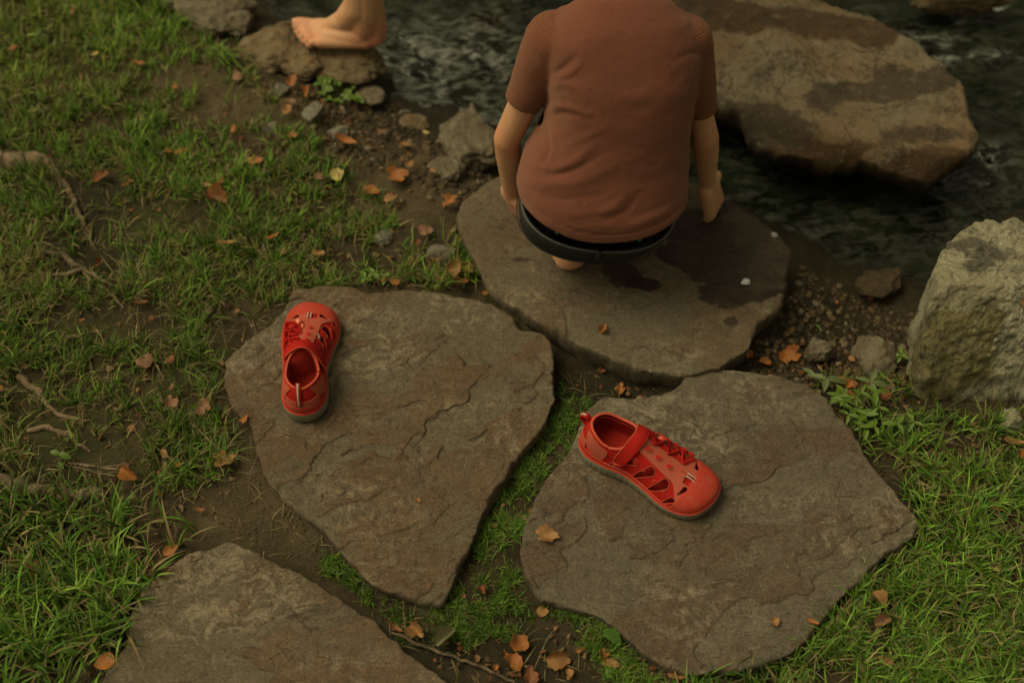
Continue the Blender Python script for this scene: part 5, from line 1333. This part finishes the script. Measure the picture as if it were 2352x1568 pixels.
def head(c, r, fwd, up):
    """skull, jaw, nose, ears, lips as solid pieces"""
    f = Vector(fwd).normalized(); u = Vector(up); u = (u-f*u.dot(f)).normalized(); s = u.cross(f)
    R = Matrix((f, s, u)).transposed(); P_ = lambda a, b, c_: Vector(c)+f*a*r+s*b*r+u*c_*r
    ps = [ellipsoid(P_(-.08, 0, .15), (r*1.02, r*.82, r*.90), R), ellipsoid(P_(.35, 0, -.42), (r*.52, r*.56, r*.62), R), capsule(P_(.83, 0, -.10), P_(.98, 0, -.32), r*.07, r*.11),
          ellipsoid(P_(.55, 0, -.85), (r*.26, r*.28, r*.18), R), capsule(P_(.84, -.16, -.60), P_(.84, .16, -.60), r*.06, r*.06)]
    for q in (-1, 1):
        ps += [ellipsoid(P_(-.02, q*.84, -.15), (r*.17, r*.06, r*.25), R), ellipsoid(P_(.50, q*.40, -.40), (r*.28, r*.22, r*.28), R), ellipsoid(P_(.78, q*.32, .12), (r*.10, r*.22, r*.06), R)]
    return ps, P_, R
def redness(V, pts):
    V = np.asarray(V); r_ = np.zeros(len(V))
    for p, rad, amt in pts: r_ = np.maximum(r_, amt*np.exp(-((V-np.array(p))**2).sum(1)/rad**2))
    return r_
def smoothed(V, f, n, amp, sc, seed): return V+n*((fbm(V, sc, 3, seed)-.5)*2*amp)[:, None]

# ---------------------------------------------------------------- the crouching child
ZSB = .0275
boy = empty('person', N(1480, 640, ZSB), 'child in a terracotta t-shirt and black jeans crouching on the stained slab, seen from behind', 'person')
BO = boy.location.copy()
def bmk(name, V, F, mat, parent=boy, attrs=None):
    V = np.array([tuple(v) for v in V]) if not isinstance(V, np.ndarray) else V
    return mk(name, V-np.array(BO), F, mat, parent=parent, attrs=attrs)
# torso stations (row, left, right, height of the ring centre), photograph pixels
ST = [(550, 1318, 1640, .128, .066), (522, 1296, 1660, .148, .074), (490, 1275, 1672, .170, .078), (434, 1264, 1677, .196, .082), (370, 1284, 1676, .232, .080), (300, 1326, 1682, .272, .078), (240, 1342, 1690, .306, .078), (180, 1338, 1702, .338, .078),
      (120, 1328, 1708, .366, .076), (75, 1330, 1702, .390, .070), (40, 1352, 1680, .408, .060), (10, 1395, 1642, .420, .048), (-18, 1440, 1602, .428, .038)]
cs = [(N((l+r_)/2, y, z), (r_-l)/2/ppm((l+r_)/2, y, z), d) for y, l, r_, z, d in ST]
rings = []
for i, (c, hw, hd) in enumerate(cs):
    t = (cs[min(i+1, len(cs)-1)][0]-cs[max(i-1, 0)][0]); t.x *= .3; t.normalize(); 
    ux = Vector((1, 0, 0)); uy = t.cross(ux).normalized()
    rings.append(ring(c, ux, uy, hw, hd, 48, 2.5))
torso = loft(rings)
SHL, SHR = N(1352, 100, .380), N(1676, 98, .378)
ELL, ELR = N(1238, 338, .215), N(1722, 336, .215)
WRL, WRR = N(1250, 468, .085), N(1727, 443, .095)
slL = N(1281, 243, .292); slR = N(1712, 264, .275)
def sleeve(sh, el, mid, r0, r1, r2, ext=.010):
    d = (mid-sh).normalized(); end = mid+d*ext
    return chain([(sh, r0), (sh+(mid-sh)*.5, r1), (mid, r2), (end, r2*1.02)]), d
sL, dL = sleeve(SHL, ELL, slL, .036, .0300, .0225); sR, dR = sleeve(SHR, ELR, slR, .031, .0260, .0195)
V, F = join(torso, sL, sR); V, F, Nn = remesh(V, F, .0032, 7)
# the folds the photograph shows, as ridges along lines on the back (row/column of the photograph -> nearest points of the cloth)
campos = np.array(cam.location)
def to_px(V):
    p = math.radians(90-PITCH); d = V-campos
    yv = d[:, 1]*math.cos(p)+d[:, 2]*math.sin(p); zv = d[:, 1]*math.sin(p)-d[:, 2]*math.cos(p)
    return np.stack([1250+d[:, 0]/zv*2500*LENS/36, 833.5-yv/zv*2500*LENS/36], 1)
px = to_px(V); back = np.clip(-(Nn*((V-campos)/np.linalg.norm(V-campos, axis=1)[:, None])).sum(1), 0, 1)
folds = [([(1355, 182), (1375, 165), (1400, 145)], 8, -.0045), ([(1362, 190), (1395, 178), (1420, 150)], 7, .003), ([(1345, 215), (1375, 205), (1405, 212)], 8, .003), ([(1340, 272), (1368, 258), (1400, 262), (1440, 278)], 7, .0045),
         ([(1342, 290), (1375, 275), (1410, 282)], 8, -.0035), ([(1330, 420), (1360, 425), (1410, 410), (1480, 372)], 10, -.0045), ([(1310, 405), (1350, 412), (1400, 395), (1450, 350)], 9, .0035), ([(1285, 440), (1340, 450), (1420, 440), (1500, 400)], 11, .003),
         ([(1300, 470), (1380, 485), (1480, 470)], 11, -.0028), ([(1310, 500), (1400, 520), (1520, 505)], 12, .0025), ([(1470, 515), (1500, 500), (1530, 470)], 9, .0032), ([(1490, 530), (1530, 510), (1560, 470)], 8, -.0030), ([(1545, 545), (1590, 530), (1640, 500)], 9, .0038),
         ([(1560, 560), (1610, 545), (1650, 515)], 7, -.0032), ([(1340, 330), (1345, 370), (1325, 400)], 8, -.004), ([(1350, 325), (1352, 365), (1335, 410)], 7, .003), ([(1390, 350), (1440, 330), (1490, 300)], 10, .0018), ([(1690, 260), (1672, 330), (1668, 400)], 9, .0022),
         ([(1400, 115), (1440, 95), (1500, 90)], 14, .0016), ([(1640, 150), (1690, 130), (1715, 140)], 8, -.0025)]
dsp = np.zeros(len(V))
for pts, wdt, amp in folds:
    c = catmull(np.array(pts, float), 8, closed=False); dmin = np.full(len(V), 1e9); tt_ = np.zeros(len(V))
    for k, q in enumerate(c):
        dd = np.hypot(px[:, 0]-q[0], px[:, 1]-q[1]); mm = dd < dmin; dmin[mm] = dd[mm]; tt_[mm] = k/(len(c)-1)
    dsp += .62*amp*np.exp(-(dmin/wdt)**2)*(.35+.65*np.sin(math.pi*np.clip(tt_, .05, .95)))
V = V+Nn*(dsp*(back > .05))[:, None]; V = V+Nn*((fbm(V*np.array([1, .8, 1.6]), 24, 3, 901)-.5)*.0035)[:, None]
relh_ = V-np.array(cs[1][0]); hn_h = (cs[3][0]-cs[1][0]).normalized(); hn_h = Vector((0, hn_h.y, hn_h.z)).normalized(); dh = relh_@np.array(hn_h)+.004-3.2*relh_[:, 0]**2
V = V+Nn*(-.0014*np.exp(-((dh-.0145)/.0016)**2)+.0006*(dh < .013))[:, None]
# cut the sleeve ends and the hem
Vt = V; f = np.full(len(V), 1.0)
for mid, d, rr_ in ((slL, dL, .040), (slR, dR, .037)):
    rel = Vt-np.array(mid); f = np.where(np.linalg.norm(rel, axis=1) < rr_, np.minimum(f, -(rel@np.array(d))+.003), f)
hc, hn = cs[1][0], (cs[3][0]-cs[1][0]).normalized(); hn = Vector((0, hn.y*1.0, hn.z)).normalized()
rel = Vt-np.array(hc); f = np.minimum(f, rel@np.array(hn)+.004-3.2*rel[:, 0]**2+.004*(fbm(Vt, 14, 2, 5)-.5))
V, F = clip(V, F, f)
V, F = solid(V, F, -.0022)
V = np.array(V); S_ = np.zeros(len(V))
cen = V
def seam_side(v, sh, mid):
    d = (mid-sh).normalized(); rel = v-np.array(sh+d*.002); return rel@np.array(d)
# sleeves as their own pieces: outside of a curved armhole seam
pxv = to_px(V)
slL_m = seam_side(V, SHL, slL); slR_m = seam_side(V, SHR, slR)
armL = (pxv[:, 0] < 1352-.05*(pxv[:, 1]-60)+12*np.sin(pxv[:, 1]/60)) & (pxv[:, 1] < 285) & (V[:, 2] > .23); armR = (pxv[:, 0] > 1700-.12*(pxv[:, 1]-60)) & (pxv[:, 1] < 300) & (V[:, 2] > .24)
fa = [f_ for f_ in F if armL[list(f_)].all() or armR[list(f_)].all()]; fL = [f_ for f_ in F if armL[list(f_)].all()]; fR = [f_ for f_ in F if armR[list(f_)].all()]
sset = set(fa); fT = [f_ for f_ in F if f_ not in sset]
def sub(F_):
    u = sorted({i for q in F_ for i in q}); mp = {o_: n_ for n_, o_ in enumerate(u)}; return V[u], [tuple(mp[i] for i in q) for q in F_]
ts = bmk('t_shirt', *sub(fT), M_shirt)
for fx in (fL, fR):
    v_, f_ = sub(fx); bmk('sleeve', v_, f_, M_sleeve, parent=ts)
# body: arms, hands, neck, head, shins and feet as one surface
hands = []
hp, hf = hand(WRL+(N(1262, 500, .052)-WRL)*.35, N(1272, 512, .040)-WRL, (-.55, -.35, .75), .105, 1, curl=.55, spread=.5)
hp2, hf2 = hand(WRR+(N(1738, 480, .055)-WRR)*.25, N(1742, 500, .045)-WRR, (.75, -.45, .55), .105, -1, curl=.9, spread=.3)
parts = [chain([(SHL, .026), (SHL+(ELL-SHL)*.5, .0215), (SHL+(ELL-SHL)*.7, .0200), (ELL, .0182), (ELL+(WRL-ELL)*.3, .0180), (ELL+(WRL-ELL)*.75, .0145), (WRL, .0130), (WRL+(N(1262, 500, .052)-WRL)*.4, .0135)]),
         chain([(SHR, .025), (SHR+(ELR-SHR)*.5, .0195), (SHR+(ELR-SHR)*.75, .0165), (ELR, .0182), (ELR+(WRR-ELR)*.3, .0175), (ELR+(WRR-ELR)*.75, .0140), (WRR, .0125), (WRR+(N(1738, 480, .055)-WRR)*.4, .0130)])]
core = [ring(c, (1, 0, 0), ((cs[min(i+1, 12)][0]-cs[max(i-1, 0)][0]).normalized()).cross(Vector((1, 0, 0))).normalized(), hw*.80, hd*.74, 24, 2.2) for i, (c, hw, hd) in enumerate(cs)]
parts.append(loft(core[3:])); parts.append(capsule(SHL, SHR, .028, .028))
neck0 = cs[-1][0]; HC = neck0+Vector((0, .075, .055))
parts.append(capsule(neck0-Vector((0, .01, .02)), neck0+Vector((0, .04, .04)), .034, .031))
hd_, HP, HR = head(HC, .082, (0, .72, -.69), (0, .69, .72)); parts += hd_
hipL, hipR = N(1400, 520, .125), N(1560, 520, .125)
hipL = hipL+Vector((.010, .035, .010)); hipR = hipR+Vector((-.010, .035, .010))
knL = hipL+Vector((-.022, .140, .110)); knR = hipR+Vector((.022, .140, .110))
ftL_h = N(1402, 670, ZSB); ftR_h = N(1560, 600, ZSB)
fl, tl, _ = foot(ftL_h[:2], (ftL_h+Vector((-.035, .150, 0)))[:2], ZSB, .072, .05+ZSB, -1)
fr_, tr, _ = foot(ftR_h[:2], (ftR_h+Vector((.045, .148, 0)))[:2], ZSB, .060, .05+ZSB, 1)
parts += fl+fr_
parts += [capsule(ftL_h+Vector((-.005, .03, .04)), knL-Vector((0, .02, .03)), .024, .034), capsule(ftR_h+Vector((.005, .03, .04)), knR-Vector((0, .02, .03)), .024, .034)]
V, F = join(*parts, *hp, *hf, *hp2, *hf2, *tl, *tr); V, F, Nn = remesh(V, F, .0024, 5, .5)
red = redness(V, [(ELL, .028, .7), (ELR, .028, .6), (N(1262, 505, .05), .03, .45), (N(1738, 485, .05), .03, .6), (ftL_h+Vector((0, 0, .01)), .03, .5)])
body = bmk('body', V, F, M_skin, attrs={'red': red})
# hair cap and eyes
hv, hf_, hn_ = remesh(*join(ellipsoid(HP(-.14, 0, .22), (.082*1.08, .082*.92, .082*.98), HR), ellipsoid(HP(-.45, 0, -.25), (.082*.62, .082*.72, .082*.60), HR)), .003, 3)
hv = hv+hn_*((fbm(hv*np.array([1, 1, .4]), 130, 3, 41)-.5)*.009)[:, None]
relh = (hv-np.array(HC)); ff = np.array(HR.col[0]); uu = np.array(HR.col[2]); hf2_ = .060-(relh@ff)+.35*(relh@uu)
hv, hf_ = clip(hv, hf_, hf2_); bmk('hair', np.array(hv), hf_, M_hair)
for q in (-1, 1): bmk('eye', *ellipsoid(HP(.74, q*.32, -.02), (.008, .012, .007), HR), plain('eye white', (.7, .68, .64), .3, .5) if False else M_black)
# jeans: seat, thighs and calves one surface, with an open gaping waistband
WC = N(1460, 500, .152); hw = 192/ppm(1463, 500, .152)
wt_t = Vector((.16, -.24, .94)).normalized(); wux = Vector((1, 0, 0)); wux = (wux-wt_t*wux.dot(wt_t)).normalized(); wuy = wt_t.cross(wux).normalized()
if wuy.y > 0: pass
RYW = .0700
seat = [ring(WC-wt_t*h_+Vector((0, dy, 0)), wux, wuy, hw*k_, RYW*k2, 40) for h_, dy, k_, k2 in ((.095, .020, .55, .50), (.075, .016, .76, .74), (.048, .008, .91, .90), (.022, 0, .965, .97))]
jl = join(loft(seat), chain([(hipL+Vector((0, .0, -.01)), .048), (knL, .042)]), chain([(hipR+Vector((0, .0, -.01)), .048), (knR, .042)]),
          chain([(knL, .043), (ftL_h+Vector((-.012, .05, .075)), .036)]), chain([(knR, .043), (ftR_h+Vector((.012, .05, .075)), .036)]))
V, F, Nn = remesh(*jl, .0034, 6); V = V+Nn*((fbm(V, 34, 3, 71)-.5)*.006)[:, None]; V[:, 2] = np.maximum(V[:, 2], ZSB+.004)
jn = bmk('jeans', V, F, M_denim)
bd = [ring(WC+wt_t*(h_-.030), wux, wuy, hw*k_, RYW*k2, 72) for h_, k_, k2 in ((-.012, .95, .94), (0, .975, .98), (.012, .995, 1.0), (.024, 1.005, 1.02), (.036, 1.0, 1.02))]
inn = [ring(WC+wt_t*(h_-.030), wux, wuy, hw*k_-.003, RYW*k2-.003, 72) for h_, k_, k2 in ((.036, 1.0, 1.02), (.024, 1.0, 1.01), (.0, .96, .97))]
bmk('waistband', *loft(bd+inn, cap=False), M_denim, parent=jn)
for k_, r_, mm in ((.036, .0009, M_seam), (-.002, .0008, M_denim)):
    bmk('seam', *tube(ring(WC+wt_t*(k_-.030), wux, wuy, hw*(1.0 if k_ > .03 else .997), RYW*1.02, 90), r_, 6, closed=True), mm, parent=jn)
un = [ring(WC+wt_t*h_, wux, wuy, (hw-.010)*k_, .060*k_, 40) for h_, k_ in ((-.05, .97), (-.030, .96), (-.010, .90), (.012, .80))]
bmk('underwear', *loft(un), M_black)
for qx, qy in ((1363, 570), (1562, 588)):
    c = N(qx, qy, .150); bmk('green_tab', *tube([c+Vector((-.003, -.004, .004)), c+Vector((.002, -.001, .006))], .0022, 6, flat=.4), M_green, parent=jn)
bmk('belt_loop', *tube([WC-wuy*(RYW+.0015)-wt_t*.030, WC-wuy*(RYW+.004)-wt_t*.012, WC-wuy*(RYW+.002)+wt_t*.007], .0038, 8, flat=.35, up=(0, 1, 0)), M_denim, parent=jn)

# ---------------------------------------------------------------- the second child: bare left foot on the bank rock, the rest beyond the frame
ZF = .018
fh, ft = N(946, 106, ZF), N(706, 90, ZF)
p2 = empty('person', ((fh+ft)/2), 'child showing only a bare foot and ankle, standing on the ochre rock at the top', 'person')
PO = p2.location.copy()
def pmk(name, V, F, mat, parent=p2, attrs=None):
    V = np.array([tuple(v) for v in V]) if not isinstance(V, np.ndarray) else V
    return mk(name, V-np.array(PO), F, mat, parent=parent, attrs=attrs)
L2 = (ft-fh).length; print('bare foot length', round(L2, 3))
fp, tp, FPt = foot(fh[:2], ft[:2], ZF, .062, .085+ZF, -1)
up = Vector((0, 0, 1)); ank = FPt(.17, 0, 0)+up*.070
shin1 = ank+Vector((.004, .010, .080)); knee = ank+Vector((-.030, .035, .225)); hip = knee+Vector((.050, .060, .250))
parts = list(fp)+[chain([(FPt(.20, .0, .035), .0235), (ank, .0245), (shin1, .0275), (shin1+(knee-shin1)*.5, .0350), (knee, .0340)]), chain([(knee, .036), (hip, .050)]),
                  chain([(FPt(.09, 0, .030), .017), (ank+Vector((.010, 0, .02)), .016)]), chain([(FPt(.60, .12, .022), .011), (FPt(.42, .08, .038), .018), (ank+Vector((-.013, 0, .004)), .024), (shin1+Vector((-.004, 0, 0)), .026)])]
off = Vector((.10, .32, 0)); fh2 = fh+off+Vector((.10, 0, -.10)); ft2 = ft+off+Vector((.10, .02, -.10))
f2, t2, FP2 = foot(fh2[:2], ft2[:2], fh2.z, .062, .085+fh2.z, 1)
a2 = FP2(.17, 0, 0)+up*.065; kn2 = a2+Vector((-.02, .01, .26)); hp2_ = hip+Vector((.03, .13, 0))
parts += f2+[chain([(FP2(.2, 0, .04), .022), (a2, .020), (a2+(kn2-a2)*.5, .032), (kn2, .034)]), chain([(kn2, .036), (hp2_, .050)])]
pel = (hip+hp2_)/2; ch = pel+Vector((.00, 0, .26)); nk = ch+Vector((-.02, 0, .10))
parts += [ellipsoid(pel, (.07, .10, .08)), capsule(pel+up*.04, ch, .075, .082), capsule(ch+Vector((0, -.09, .03)), ch+Vector((0, .09, .03)), .034, .034), capsule(ch, nk, .04, .032)]
hd_, HP2, HR2 = head(nk+Vector((-.02, 0, .09)), .085, (-.9, 0, -.4), (0, 0, 1)); parts += hd_
fing = []
for q in (-1, 1):
    sh = ch+Vector((0, q*.11, .03)); el = sh+Vector((-.02, q*.05, -.17)); wr = el+Vector((-.07, q*.01, -.13))
    parts.append(chain([(sh, .028), (el, .021), (wr, .014)])); a_, b_ = hand(wr, wr-el, (0, q*1.0, .2), .11, q, .5); parts += a_; fing += b_
V, F = join(*parts, *tp, *t2, *fing); V, F, Nn = remesh(V, F, .0022, 5, .5)
red = redness(V, [(FPt(.10, -.3, .02), .030, .9), (FPt(.05, 0, .03), .028, .6), (FPt(.8, -.3, .02), .022, .9), (FPt(.92, .2, .01), .020, .7), (FPt(.7, -.45, .01), .022, .6)])
b2 = pmk('body', V, F, M_skin, attrs={'red': red})
for (b, a1, r_) in ((.34, .955, .034), (.13, .94, .022), (-.04, .90, .020), (-.20, .85, .018), (-.345, .79, .017)):
    c = FPt(a1, b, .105*L2 if b > .3 else .092*L2); pmk('toenail', *ellipsoid(c, (r_*L2*.9, r_*L2*.9, .0012)), plain('nail', (.55, .30, .20), .35, .5), parent=b2)
sh_ = join(ellipsoid(pel, (.082, .112, .085)), chain([(hip+Vector((.01, -.005, 0)), .060), (knee+(hip-knee)*.35, .050)]), chain([(hp2_, .060), (kn2+(hp2_-kn2)*.35, .050)]))
V, F, Nn = remesh(*sh_, .004, 5); pmk('shorts', V, F, M_denim)
tp_ = join(capsule(pel+up*.07, ch, .086, .092), capsule(ch+Vector((0, -.095, .03)), ch+Vector((0, .095, .03)), .040, .040), *[chain([(ch+Vector((0, q*.11, .03)), .038), (ch+Vector((-.01, q*.14, -.06)), .033)]) for q in (-1, 1)])
V, F, Nn = remesh(*tp_, .004, 5); pmk('t_shirt', V, F, plain('grey cotton', (.25, .25, .24), .9, .2))
hv, hf_, hn_ = remesh(*ellipsoid(HP2(-.14, 0, .25), (.085*1.08, .085*.92, .085*.95), HR2), .003, 2); hv = hv+hn_*((fbm(hv, 130, 3, 41)-.5)*.009)[:, None]
relh = hv-np.array(HP2(0, 0, 0)); hv, hf_ = clip(hv, hf_, .055-(relh@np.array(HR2.col[0]))+.35*(relh@np.array(HR2.col[2]))); pmk('hair', np.array(hv), hf_, M_hair)
for q in (-1, 1): pmk('eye', *ellipsoid(HP2(.76, q*.32, -.02), (.008, .012, .007), HR2), M_black)
